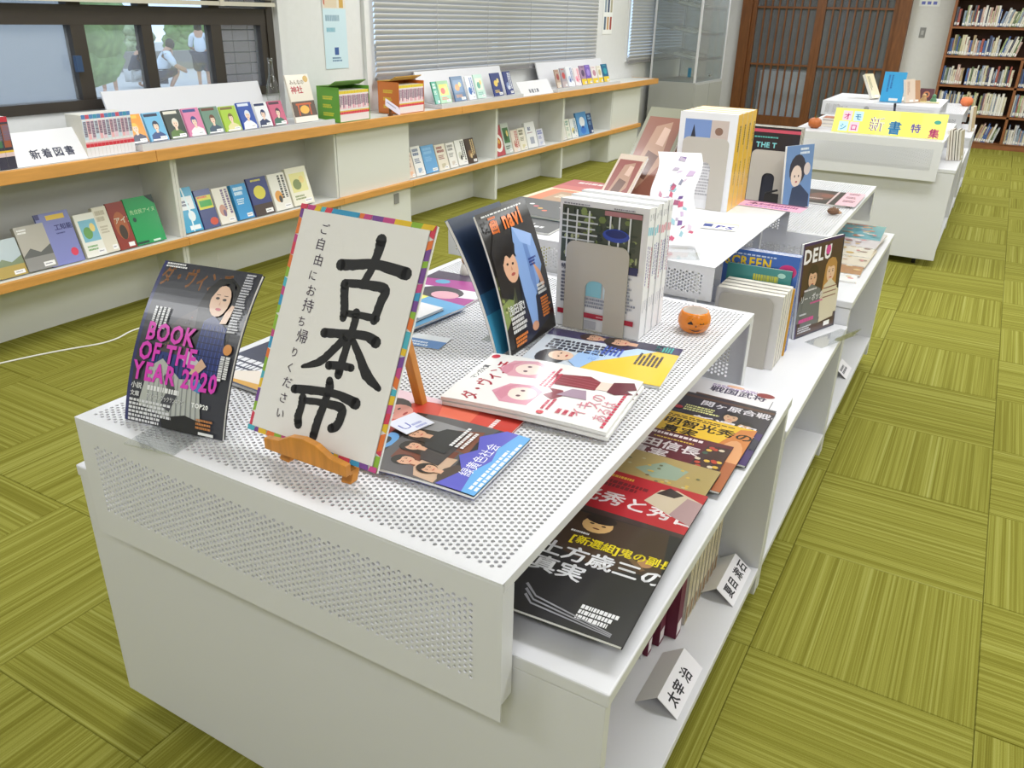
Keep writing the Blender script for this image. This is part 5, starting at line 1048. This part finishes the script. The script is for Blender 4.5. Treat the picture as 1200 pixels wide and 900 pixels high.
# ------------------------------------------------------------------ on the raised stand
ZR = .8506
a = Art(.297, .21, '#2e2f36'); a.lines(.1, .35, .8, 2, .12, '#e6e6ea', seed=3, fill=.75)
magazine('magazine', 'charcoal magazine with white lettering at the left edge of the raised stand', 'magazine', a, .005, flat(-1.085, .335, ZR, 3), backcol='#2a2a30')
a = Art(.30, .22, '#33343a')
for k in range(8): a.ell(.2 + .09 * k, .5 + .15 * ((k * 3) % 4 - 1.5) / 1.5, .03, .04, ('#e86a3c', '#e8e8e8', '#e85a6a', '#e8b040')[k % 4])
a.rect(.9, 0, 1, 1, '#4a8a8a')
magazine('magazine', 'black magazine with orange and white dots on the raised stand', 'magazine', a, .006, flat(-1.09, .50, ZR + .0065, -1), backcol='#3a6a6a')
a = Art(.34, .25, '#e8e0b8'); a.rect(.06, .06, .97, .95, '#d87a4a'); a.rect(.2, .18, .86, .82, '#b08a68'); a.lines(.26, .55, .5, 2, .12, '#d8c8b0', seed=2, fill=.8)
magazine('magazine', 'orange bordered magazine lying behind the black ones on the raised stand', 'magazine', a, .006, flat(-1.095, .69, ZR + .002, -2), backcol='#e8e0b0')
a = Art(.36, .20, '#b83a44'); a.lines(.12, .7, .7, 1, .16, '#f0e0e0', seed=2, fill=.8); a.rect(0, 0, 1, .4, '#c85a54')
magazine('magazine', 'red magazine with white lettering at the back left of the raised stand', 'magazine', a, .006, flat(-1.09, .935, ZR + .0005, 0), backcol='#a03040')
a = Art(.10, .14, '#c8403c'); a.ell(.5, .6, .35, .2, '#e87a4a')
magazine('book', 'small red picture book behind the character board on the raised stand', 'book', a, .012, flat(-.70, .74, ZR, 4), backcol='#8a2c34', pages=PAGES)
# big magazines in an acrylic rack, leaning
for k, (xx, yy2, an, ln, w2, h2, bg, ac, lb) in enumerate(((-.835, .86, 2, 48, .10, .22, '#c9b8a8', '#8a4a44', 'pale framed picture book leaning left of the yellow books'), (-.828, .97, 2, 42, .15, .38, '#8a8a78', '#8a5a4c', 'tall picture magazine in clear wrap leaning beside the yellow books'), (-.760, 1.04, 4, 40, .12, .33, '#b8a890', '#6a3a34', 'brown and cream magazine leaning behind the tall wrapped one'))):
    a = Art(w2, h2, bg); a.rect(.08, .08, .92, .9, ac); a.poly([(.2, .2), (.35, .8), (.7, .86), (.8, .4), (.5, .15)], '#a88470'); a.poly([(.3, .3), (.4, .55), (.7, .5), (.6, .25)], '#6a4a40'); a.poly([(.5, .62), (.55, .8), (.72, .78), (.7, .6)], '#c8a898')
    magazine('magazine', lb, 'magazine', a, .010, stand(xx, yy2 - .10, ZR, an - 8, ln), backcol='#c8b0a4')
# white cut-out character board: plain generic print
a = Art(.118, .262, '#eceaf0')
rr = random.Random(12)
for k in range(34):
    x_, y_ = rr.uniform(.16, .84), rr.uniform(.05, .95); w1, h1 = rr.uniform(.03, .11), rr.uniform(.008, .028); sl_ = rr.uniform(-.03, .03)
    a.poly([(x_ - w1, y_ - h1), (x_ + w1 * .6, y_ - h1 + sl_), (x_ + w1, y_ + h1 + sl_), (x_ - w1 * .4, y_ + h1 * 1.5)], rr.choice(('#a05a7a', '#7a5a9a', '#b8aac0', '#8a8aa0', '#c890a8', '#9ac0cc', '#c8b0d0', '#6a4a8a', '#d8c8d8', '#c85a78')))
wav = lambda x, y, z: Vector((x + .010 * math.sin(y * 34) * 1.0, y, z))
r = card('display_board', 'white wavy-edged board with small violet and pink pictures, leaning on an acrylic stand', 'board', a, stand(-.500, .400, ZR + .008, 24, 31), bend=wav)
r = thing('acrylic_wedge', 'clear acrylic wedge under the wavy white board', 'stand', mw=stand(-.47, .355, ZR, 24, 0)); put('wedge', M().prism([(0, 0), (.0, -.10), (.05, -.004)], 'x', -.02, .10) if 0 else M().box(-.03, .11, 0, .003, -.05, .06), ACRYL, r); put('lip', M().box(-.03, .11, .003, .02, .057, .060), ACRYL, r)
# yellow books
for k in range(4):
    a = Art(.186, .300, '#e8e8ec')
    if k == 0:
        a.rect(.10, .66, .86, .93, '#7a94c8'); a.poly([(.12, .66), (.2, .70), (.26, .88), (.32, .70), (.4, .66)], '#2a2c3c'); a.rect(.56, .72, .86, .93, '#c8b8b0'); a.ell(.70, .82, .07, .04, '#8a6a5a'); a.rect(.42, .58, .86, .72, '#3a6ac0'); a.rect(.74, .40, .86, .66, '#2a3a8a'); a.rect(.1, .1, .72, .6, '#e0e0e4'); a.lines(.34, .50, .32, 12, .032, '#a8a8b0', seed=4); a.ell(.5, .6, .14, .08, '#3a342c')
    r_ = magazine('book', 'white fronted book with a city photo and yellow spine, front of four' if k == 0 else ('yellow spined thick book, %s in the row of four on the raised stand' % ('second', 'third', 'last')[k - 1]), 'book', a, .053, stand(-.640, 1.003 + .055 * k, ZR, .5, 0), pages=PAGES, backcol='#e8b41c')
    s_ = Art(.052, .300, '#e8b41c'); s_.lines(.62, .88, .28, 1, .05, '#4a3c18', vert=True, seed=k, fill=.9); s_.lines(.6, .5, .3, 1, .04, '#8a6a10', vert=True, seed=k + 4, fill=.8)
    link('spine_print', s_.mesh('spine_print', PRINT), r_, mw=frame((.1862, 0, .053), (0, 0, -1), (0, 1, 0)))
bookend('beige steel bookend with an arched slot in front of the yellow spined books', stand(-.622, .947, ZR, 1, .5), .150, .225, .048, .150, .10)
a = Art(.105, .085, '#e8e6dc'); a.text('PS', .38, .25, .6, '#3a3c98', rot=-8); a.rect(.05, .3, .3, .75, '#3a4a8a'); a.rect(.0, .9, 1, 1, '#e0d090')
card('business_card', 'small white card with blue lettering on the raised stand', 'card', a, flat(-.458, .690, ZR + .001, 8))
a = Art(.215, .105, '#e4a8c4'); a.rect(0, .84, 1, 1, '#6a2c5a'); a.text('本屋大賞', .12, .40, .36, '#8a3c74', gap=1.3) if 0 else a.text('本', .12, .42, .38, '#8a3c74'); a.lines(.3, .45, .6, 1, .32, '#8a3c74', seed=2, fill=.8); a.lines(.12, .15, .75, 1, .2, '#9a6ab0', seed=5, fill=.8)
card('flyer', 'pink flyer with purple print at the far right corner of the raised stand', 'flyer', a, flat(-.462, 1.085, ZR + .001, -3))
# ------------------------------------------------------------------ third stand and island
ZQ = .7606
for k in range(3):
    a = Art(.20, .29, '#1c2030'); a.rect(0, .93, 1, .97, '#c8506a'); a.lines(.15, .86, .6, 1, .03, '#58b8b0'); a.text('THE T', .2, .74, .09, '#7fd0d8') if k == 0 else None; a.ell(.08, .8, .05, .06, '#3a8a98')
    magazine('book', 'dark navy book with turquoise lettering behind the yellow books' if k == 0 else ('dark navy book, second behind the turquoise lettered one' if k == 1 else 'dark navy book, third behind the turquoise lettered one'), 'book', a, .02, stand(-.585, 1.62 + .022 * k, ZQ, 1, 0), pages=PAGES, backcol='#1c2030')
bookend('beige steel bookend in front of the dark navy books', stand(-.555, 1.594, ZQ, 1, .5), .150, .205, .048, .120, .10)
r = thing('black_clip', 'black bulldog clip at the foot of the far beige bookend', 'clip', loc=(-.44, 1.50, ZQ)); put('clip_body', M().prism([(0, 0), (.03, 0), (.02, .06), (.01, .06)], 'x', -.025, .025), BLACK, r); put('handle', M().cyl((-.02, .015, .06), (.02, .015, .075), .004), BLACK, r)
a = Art(.16, .235, '#6a8cc0'); a.ell(.45, .62, .3, .24, '#2a2438'); a.ell(.42, .52, .2, .17, '#e8d0c4'); a.poly([(.2, .0), (.3, .34), (.6, .38), (.95, .2), (.95, 0)], '#24365a'); a.ell(.8, .62, .12, .1, '#d8c8c8'); a.lines(.5, .92, .4, 2, .06, '#e8eef8'); a.ell(.36, .52, .02, .02, '#2a1c1c'); a.ell(.5, .52, .02, .02, '#2a1c1c'); a.ell(.43, .43, .04, .015, '#b04858')
magazine('magazine', 'blue magazine with a dark-haired face, leaning beside the far beige bookend', 'magazine', a, .007, stand(-.40, 1.52, ZQ, 64, 5), backcol='#c8ccd8')
a = Art(.21, .29, '#2a2026'); a.ell(.4, .5, .22, .3, '#6a3c34'); a.ell(.55, .6, .14, .14, '#8a4c40'); a.rect(.64, .0, .68, 1, '#e0c8cc'); a.lines(.2, .3, .4, 1, .1, '#e8d8d8')
magazine('magazine', 'black and brown magazine with a pink strip on the perforated stand', 'magazine', a, .006, flat(-.405, 1.72, ZQ, 0), backcol='#3a3468')
a = Art(.075, .29, '#e6b4c0')
for k in range(3): a.lines(.2 + .0, .9 - .28 * k, .6, 2, .08, '#5a3a48', seed=k, fill=.7)
magazine('magazine', 'pink edged leaflet lying against the black and brown magazine', 'leaflet', a, .006, flat(-.232, 1.715, ZQ, 0), backcol='#e8e0e4') if 0 else card('leaflet', 'pale pink leaflet with rows of print on the perforated stand edge', 'leaflet', a, flat(-.192 - .045, 1.715, ZQ + .0078, 0), thick=.001)
r = thing('hedgehog_figurine', 'tiny brown hedgehog figurine at the edge of the perforated stand', 'figurine', loc=(-.215, 1.56, ZQ + .0), rz=.3)
q = M()
q.ball((0, 0, .014), .022, .016, .013); put('body', q, mat('hedgehog_brown', '#7a5a48', .8), r)
q = M(); rr = random.Random(3)
for _ in range(60):
    th, ph = rr.uniform(0, 2 * PI), rr.uniform(.15, 1.5); d = Vector((math.cos(th) * math.cos(ph), math.sin(th) * math.cos(ph), math.sin(ph)))
    if d.x > .75: continue
    b = Vector((d.x * .021, d.y * .015, .014 + d.z * .012)); q.cyl(b, b + d * .007, .0011, .0002, seg=4)
put('spines', q, mat('spine_tan', '#a08468', .8), r); put('snout', M().cyl((.018, 0, .011), (.031, 0, .009), .008, .002, seg=10), mat('snout_tan', '#b89070', .7), r)
a = Art(.10, .07, '#2a3068'); a.ell(.35, .5, .2, .28, '#c83040'); a.ell(.35, .5, .08, .1, '#e8d0a0')
magazine('picture_card', 'small navy box with a red emblem between the raised and perforated stands', 'box', a, .02, stand(-.335, 1.20 - .02, .6005, 10, 35) if 0 else stand(-.30, 1.172, .6005, 10, 10), backcol='#2a3068') if 0 else None
# fanned magazines on the third island
FA = (('white magazine with red lettering at the near end of the third fan', 1.255, 6, '#ecebea', '#d05a5a', .0), ('orange and brown magazine in the third fan', 1.335, 2, '#a8743c', '#3a2c20', .005), ('pale collage magazine with small portraits in the third fan', 1.44, -1, '#d8ccb8', '#b88a5c', .010), ('white and gold magazine in the third fan', 1.56, 1, '#dcd4c4', '#c8a24a', .015), ('grey pink magazine in the third fan', 1.69, -2, '#d0c8cc', '#a07a7c', .020), ('teal and orange magazine at the far end of the third fan', 1.81, 2, '#4a98a8', '#c86a40', .025))
for k, (lb, y_, an, bg, ac, z_) in enumerate(FA):
    a = Art(.21, .285, bg); rr = random.Random(30 + k)
    for _ in range(34): a.ell(rr.uniform(.08, .92), rr.uniform(.1, .92), rr.uniform(.03, .09), rr.uniform(.02, .05), rr.choice((ac, bg, '#e8e0d8', '#8a6a5a', '#d8b880', '#c8787c')), n=8)
    a.lines(.1, .9, .8, 2, .06, ac, seed=k, fill=.7)
    ar = math.radians(an); magazine('magazine', lb, 'magazine', a, .0045, flat(-.055 - .21 * math.cos(ar), y_ - .21 * math.sin(ar), .6009 + z_, an), bend=curve(-1.5, 2.5, .285), backcol='#d8c8a8')
a = Art(.20, .28, '#ecebea'); a.lines(.2, .8, .6, 3, .1, '#d04a5a', seed=2, fill=.7)
# ------------------------------------------------------------------ far island things
ZF = .7756
a = Art(.655, .155, '#efe96a')
for k in range(5): a.rect(.196 * k + .006 * (k > 0), 0, .196 * (k + 1), 1, ('#f0ea70', '#efe96a', '#f1ec78', '#eee664', '#f0ea70')[k])
for t_, x_, y_, b_, c_ in (('オ', .085, .56, '#f4c8d8', '#d83a94'), ('モ', .185, .56, '#bfe4ee', '#3a8ac8'), ('シ', .065, .12, '#bfe4ee', '#3aa0c8'), ('ロ', .165, .12, '#f4c8d8', '#d83a94')):
    a.rect(x_ - .01, y_ - .06, x_ + .075, y_ + .34, b_); a.text(t_, x_, y_, .30, c_, sx=.9)
a.text('新', .33, .20, .60, '#8a5ab0', sx=.95); a.text('新', .335, .215, .60, '#f2f0c0', sx=.95, bold=False); a.text('書', .50, .10, .58, '#4a4a6a', sx=.9, bold=False); a.text('書', .50, .12, .56, '#3a90c8', sx=.9); a.text('特', .70, .22, .38, '#7a6ac0'); a.text('集', .86, .06, .40, '#d03a84'); a.ell(.92, .66, .03, .08, '#3a9a8a')
r = thing('banner', 'yellow banner with colourful cut-out lettering on the far perforated stand', 'banner', mw=stand(-.672, 4.075, ZF, 2.5, 24)); put('board', M().box(0, .655, 0, .155, -.003, 0), PAPER, r); link('print', a.mesh('print', PMATT), r, mw=Matrix.Translation((0, 0, .0008))); put('rear_strut', M().prism([(.02, -.004), (.02, -.006), (.028, -.055), (.10, -.004)][::-1], 'x', .3, .36), PAPER, r)
def pumpkin(label, x, y, z, rad_, col):
    r_ = thing('pumpkin_ornament', label, 'ornament', loc=(x, y, z)); q = M(); q.lathe([(0, .02 * rad_), (.5 * rad_, .0), (.9 * rad_, .35 * rad_), (rad_, .8 * rad_), (.85 * rad_, 1.3 * rad_), (.45 * rad_, 1.55 * rad_), (0, 1.45 * rad_)], seg=32, squash=lambda t: 1 + .05 * abs(math.cos(4 * t)))
    put('gourd', q, mat('pumpkin_' + col.strip('#'), col, .5), r_); put('stem', M().cyl((0, 0, 1.4 * rad_), (.1 * rad_, 0, 1.85 * rad_), .14 * rad_, .09 * rad_), mat('stem_green', '#6a6a34', .7), r_)
pumpkin('round brown orange pumpkin at the left of the yellow banner', -.80, 4.18, ZF, .042, '#b8642c'); pumpkin('small orange ornament at the far right end of the islands', -.03, 6.95, .7606, .05, '#e07848')
for k, (bg, lb) in enumerate((('#c8d0e0', 'pale blue book lying flat left of the yellow banner'), ('#4a5a98', 'navy striped book lying on the pale blue one by the banner'))):
    a = Art(.19, .13, bg); a.lines(.1, .6, .8, 2, .2, ('#3a4a8a', '#e0e4f0')[k], seed=k); magazine('book', lb, 'book', a, .02, flat(-.80 + .02 * k, 4.30, ZF + .022 * k, 5), pages=PAGES, backcol='#8a90b0')
a = Art(.20, .14, '#c87858'); magazine('book', 'terracotta book lying on the pile left of the banner', 'book', a, .012, flat(-.78, 4.31, ZF + .0445, 0), pages=PAGES, backcol='#8a4a3a')
def lean_book(lb, x, y, z, ang, ln, w2, h2, bg, ac, t=.02):
    a_ = Art(w2, h2, bg); a_.lines(.35, .9, .6, 2, .1, ac, vert=True, seed=3) if ac else None; a_.rect(.4, .04, .8, .13, '#eef0f0'); magazine('book', lb, 'book', a_, t, stand(x, y, z, ang, ln), pages=PAGES, backcol=bg)
ZG = .8706
lean_book('bright blue book standing on the far raised stand', -.575 + .0, 5.42, ZG, 2, 8, .155, .215, '#2fa4e0', '#1a6ab0'); lean_book('cream book leaning left of the bright blue one', -.66, 5.55, ZG, 70, 30, .13, .20, '#d8cca8', '#6a6a4a'); lean_book('pale book leaning right of the bright blue one', -.40, 5.40, ZG, 62, 14, .12, .17, '#dcc8b8', '#b08a78', .015)
lean_book('tan book behind the pale one on the far raised stand', -.37, 5.46, ZG, 62, 14, .12, .16, '#b88a68', '#6a4a38', .015)
a = Art(.10, .09, '#5a2434'); a.ell(.5, .5, .25, .28, '#c87a50'); a.ell(.5, .5, .12, .14, '#3a2428')
magazine('picture_frame', 'small dark red framed picture on the far raised stand', 'frame', a, .012, stand(-.335, 5.78, ZG, 0, 10), backcol='#5a2434')
for k, (x_, c_, lb) in enumerate(((-.40, '#a8c8a0', 'small pale green figure on the far raised stand'), (-.29, '#c8a070', 'small tan figure on the far raised stand'), (-.22, '#5a8a6a', 'small green figure at the right of the far raised stand'))):
    r = thing('ornament', lb, 'ornament', loc=(x_, 5.68, ZG)); put('figure_body', M().lathe([(0, 0), (.02, 0), (.024, .015), (.014, .035)], seg=12), mat('figure_' + c_.strip('#'), c_, .5), r); put('figure_head', M().ball((0, 0, .044), .015, .015, .015), mat('figure_' + c_.strip('#'), c_, .5), r)
a = Art(.26, .14, '#e4dc98'); a.rect(.0, .0, 1, .2, '#b86a58'); a.lines(.1, .6, .8, 2, .15, '#a89a5a')
magazine('magazine', 'pale yellow booklet lying on the far raised stand', 'magazine', a, .006, flat(-.43, 5.50, ZG, 0), backcol='#c8a070')
for k in range(5):
    lean_book('%s of five slim books standing beside the stand with the yellow banner' % ('leftmost', 'second', 'middle', 'fourth', 'rightmost')[k], .012 + .016 * k, 4.42 + .01 * k, .6146, 84, 9, .13, .185 + .008 * (k % 2), ('#d8c0a0', '#6a4a3a', '#8a8a7a', '#4a4438', '#b8a888')[k], None, .012)
lean_book('tan book leaning at the end of the last island', .05, 6.40, .6006, 80, 6, .12, .20, '#c8a878', None, .02)
for k in range(7): lean_book('grey book seen through the last stand, %s from the near end' % ('first', 'second', 'third', 'fourth', 'fifth', 'sixth', 'seventh')[k], -.42 + .055 * k, 6.30, .6006, 20, 8, .05, .13, ('#8a8c90', '#c8c8c8', '#6a6c70')[k % 3], None, .02)
r = thing('marker_pen', 'dark pen standing behind the yellow banner', 'pen', loc=(-.42, 5.14, ZF)); put('barrel', M().cyl((0, 0, 0), (-.012, .01, .085), .008), mat('pen_dark', '#2a3048', .4), r); put('cap', M().cyl((-.012, .01, .085), (-.015, .013, .11), .009), BLACK, r)
r = thing('ceramic_ornament', 'small grey and tan ornament behind the yellow banner', 'ornament', loc=(-.62, 5.12, ZF)); put('figure_body', M().lathe([(0, 0), (.025, 0), (.03, .02), (.014, .05)], seg=12), mat('tan_glaze', '#d6a877', .4), r); put('figure_head', M().ball((0, 0, .062), .018, .018, .018), mat('grey_glaze', '#8a8a8c', .4), r)

# ================================================================== GLASS DISPLAY CASE
r = thing('display_case', 'tall glass display case with sloping glass shelves in the far left corner', 'cabinet', loc=(-3.44, 8.0, 0)); Wc, Lc = .56, 1.05
put('base', M().box(0, Wc, 0, Lc, .05, .74), mat('grey_cabinet', '#a9aaa8', .5), r, bev=.003); put('plinth', M().box(.02, Wc - .02, .02, Lc - .02, 0, .05), BLACK, r)
for dy in (.01, Lc / 2 + .005): 
    d_ = put('base_door', M().box(Wc, Wc + .012, dy, dy + Lc / 2 - .015, .07, .72), mat('grey_cabinet', '#a9aaa8', .5), r); put('handle', M().box(.001, .012, -.01, .01, -.05, .05), METAL, d_, loc=(Wc + .012, dy + (.05 if dy > .1 else Lc / 2 - .065), .4))
for px_ in (0, Wc - .022):
    for py_ in (0, Lc - .022): put('post', M().box(px_, px_ + .022, py_, py_ + .022, .74, 2.0), WHITE, r)
put('cap', M().box(0, Wc, 0, Lc, 2.0, 2.04), WHITE, r)
put('side_glass', M().box(.022, Wc - .022, .008, .013, .741, 2.0), CGLASS, r); put('side_glass', M().box(.022, Wc - .022, Lc - .013, Lc - .008, .741, 2.0), CGLASS, r)
put('door_glass', M().box(Wc - .013, Wc - .008, .022, Lc / 2 - .002, .741, 2.0), CGLASS, r); put('door_glass', M().box(Wc - .013, Wc - .008, Lc / 2 + .002, Lc - .022, .741, 2.0), CGLASS, r)
put('lock', M().cyl((Wc - .008, Lc / 2, .80), (Wc + .01, Lc / 2, .80), .012), METAL, r); put('tag', M().box(Wc - .10, Wc - .06, .004, .007, .80, .90), mat('blue_tag', '#2a6a8a', .5), r)
for z_ in (1.02, 1.29, 1.56, 1.8):
    put('glass_shelf', M().prism([(.03, z_ + .05), (.52, z_ - .05), (.52, z_ - .042), (.03, z_ + .058)], 'y', .03, Lc - .03), mat_glass('shelf_glass', (.62, .68, .68), .2, .15) if 'shelf_glass' not in MATS else MATS['shelf_glass'], r)
    put('shelf_stop', M().box(.515, .525, .03, Lc - .03, z_ - .05, z_ - .02), METAL, r)
for k, (z_, x_, y_) in enumerate(((1.02, .22, .12), (1.02, .2, .5), (1.29, .2, .1), (1.29, .24, .42), (1.56, .22, .14), (1.56, .2, .55), (1.8, .2, .3))):
    th = math.atan2(.10, .49); zc = z_ + .058 - .10 * (x_ - .03) / .49
    a = Art(.16, .24, '#dcd4c2'); a.rect(.1, .3, .9, .9, '#cfc4ae'); a.lines(.15, .2, .7, 2, .05, '#8a8070', seed=k)
    magazine('booklet', 'cream booklet on the %s sloping shelf of the display case, %s one' % ({1.02: 'lowest', 1.29: 'second', 1.56: 'third', 1.8: 'top'}[z_], 'near' if y_ < .35 else 'far'), 'booklet', a, .018, frame((-3.44 + x_ + .24 * math.cos(th) , 8.0 + y_, zc - .24 * math.sin(th) + .002), (0, 1, 0), (-math.cos(th), 0, math.sin(th))), pages=PAGES, backcol='#dcd4c2')
# ================================================================== BOOKCASE
bx0, bx1, by = -.52, 1.30, 10.44
r = thing('bookcase', 'tall brown wooden bookcase full of spines at the far right wall', 'bookcase', loc=(0, by, 0))
put('side_panel', M().box(bx0, bx0 + .03, 0, .29, 0, 2.15), CASEW, r); put('side_panel', M().box(bx1 - .03, bx1, 0, .29, 0, 2.15), CASEW, r)
put('upright', M().box(.335, .365, 0, .28, .07, 1.06), CASEW, r) ; put('upright', M().box(.375, .40, .005, .28, 1.085, 2.1), CASEW, r)
put('back_panel', M().box(bx0 + .03, bx1 - .03, .28, .29, .0, 2.15), mat('bookcase_back', '#4a2c1a', .7), r); put('plinth', M().box(bx0 + .03, bx1 - .03, .01, .28, 0, .068), CASEW, r)
SHZ = (.068, .395, .735, 1.075, 1.405, 1.74)
for z_ in SHZ + (2.12,):
    put('shelf', M().box(bx0 + .03, bx1 - .03, 0, .28, z_ - (.0 if z_ < .1 else .025), z_ + (.004 if z_ < .1 else 0)), CASEW, r)
bm_ = {}
BC = ['#d8d4c8', '#b8bcc4', '#4a66a0', '#e0dcd0', '#8a9aa8', '#c8c0a0', '#6a7a5a', '#a85a50', '#d8d0b8', '#7a8aa8', '#3a4468', '#c8a8a0', '#e4e0dc', '#9aa87a', '#b09a7a', '#5a5a68']
rr = random.Random(21); nb = 0
for zi, z_ in reversed(list(enumerate(SHZ[:-1]))):
    for xa, xb in ((bx0 + .035, .33), (.37 if z_ < 1.07 else .405, bx1 - .035)):
        x = xa; lean_from = rr.uniform(.55, .8) if zi in (0, 3, 4) and zi != 1 else 2
        while x < min(xb, .82) - .05 and nb < 290:
            t_ = rr.choice((.014, .018, .022, .028)); h_ = rr.choice((.17, .19, .21, .23)); ci = rr.randrange(len(BC)); k = (t_, h_, ci)
            if zi == 1: h_ = rr.choice((.22, .25, .26)); k = (t_, h_, ci)
            if k not in bm_:
                q = M().box(.0, t_ - .001, 0, .15, 0, h_); me = q.mesh('text_block', mat('book_' + BC[ci].strip('#'), BC[ci], .6))
                a = Art((t_ - .001), h_, BC[ci]); a.rect(.1, .06, .9, .2, '#e8e8e4'); a.lines(.7, .88, .45, 1, .05, rr.choice(('#3a3a48', '#f0ece0', '#8a3a3a')), vert=True, seed=ci, fill=.6 * t_ / .02)
                bm_[k] = (me, a.mesh('spine_print', PMATT))
            frac = (x - xa) / (xb - xa); ln = .22 if frac > lean_from else 0
            if ln and x + t_ + .05 > xb: break
            y_ = by + .045
            mw = Matrix.Translation((x + (ln and .0), y_, z_ + .0055)) @ Matrix.Rotation(ln, 4, 'Y')
            if ln: mw = Matrix.Translation((x, y_, z_ + .0055 + math.sin(ln) * t_)) @ Matrix.Rotation(ln, 4, 'Y')
            b_ = bpy.data.objects.new('book', bm_[k][0]); COL.objects.link(b_); b_.matrix_world = mw
            tag(b_, 'small upright book among the spines in the brown wooden bookcase', 'book', 'books in the far wooden bookcase')
            link('spine_print', bm_[k][1], b_, mw=frame((0, -.0006, 0), (1, 0, 0), (0, 0, 1)))
            x += (t_ / math.cos(ln) if ln else t_) + .0012; nb += 1
            if not ln and rr.random() < .02: x += .03
# wall things
r = thing('light_switch', 'grey light switch plate on the white wall by the bookcase', 'switch', loc=(-.84, YF, 1.32)); put('plate', M().box(-.035, .035, -.008, 0, -.06, .06), mat('switch_grey', '#8c8c8c', .4), r, bev=.002); put('rocker', M().box(-.015, .015, -.013, -.008, -.025, .025), mat('switch_light', '#b4b4b4', .4), r)
a = Art(.24, .26, '#eceeee')
for k in range(12): a.rect(.12 + .28 * (k % 3), .08 + .22 * (k // 3), .3 + .28 * (k % 3), .22 + .22 * (k // 3), '#6a74c0')
r = thing('wall_calendar', 'white wall calendar with blue squares above the light switch', 'calendar', mw=frame((-.95, YF - .004, 1.625), (1, 0, 0), (0, 0, 1))); put('sheet', M().box(0, .24, 0, .26, -.002, 0), PAPER, r); link('print', a.mesh('print', PMATT), r, mw=Matrix.Translation((0, 0, .0006)))
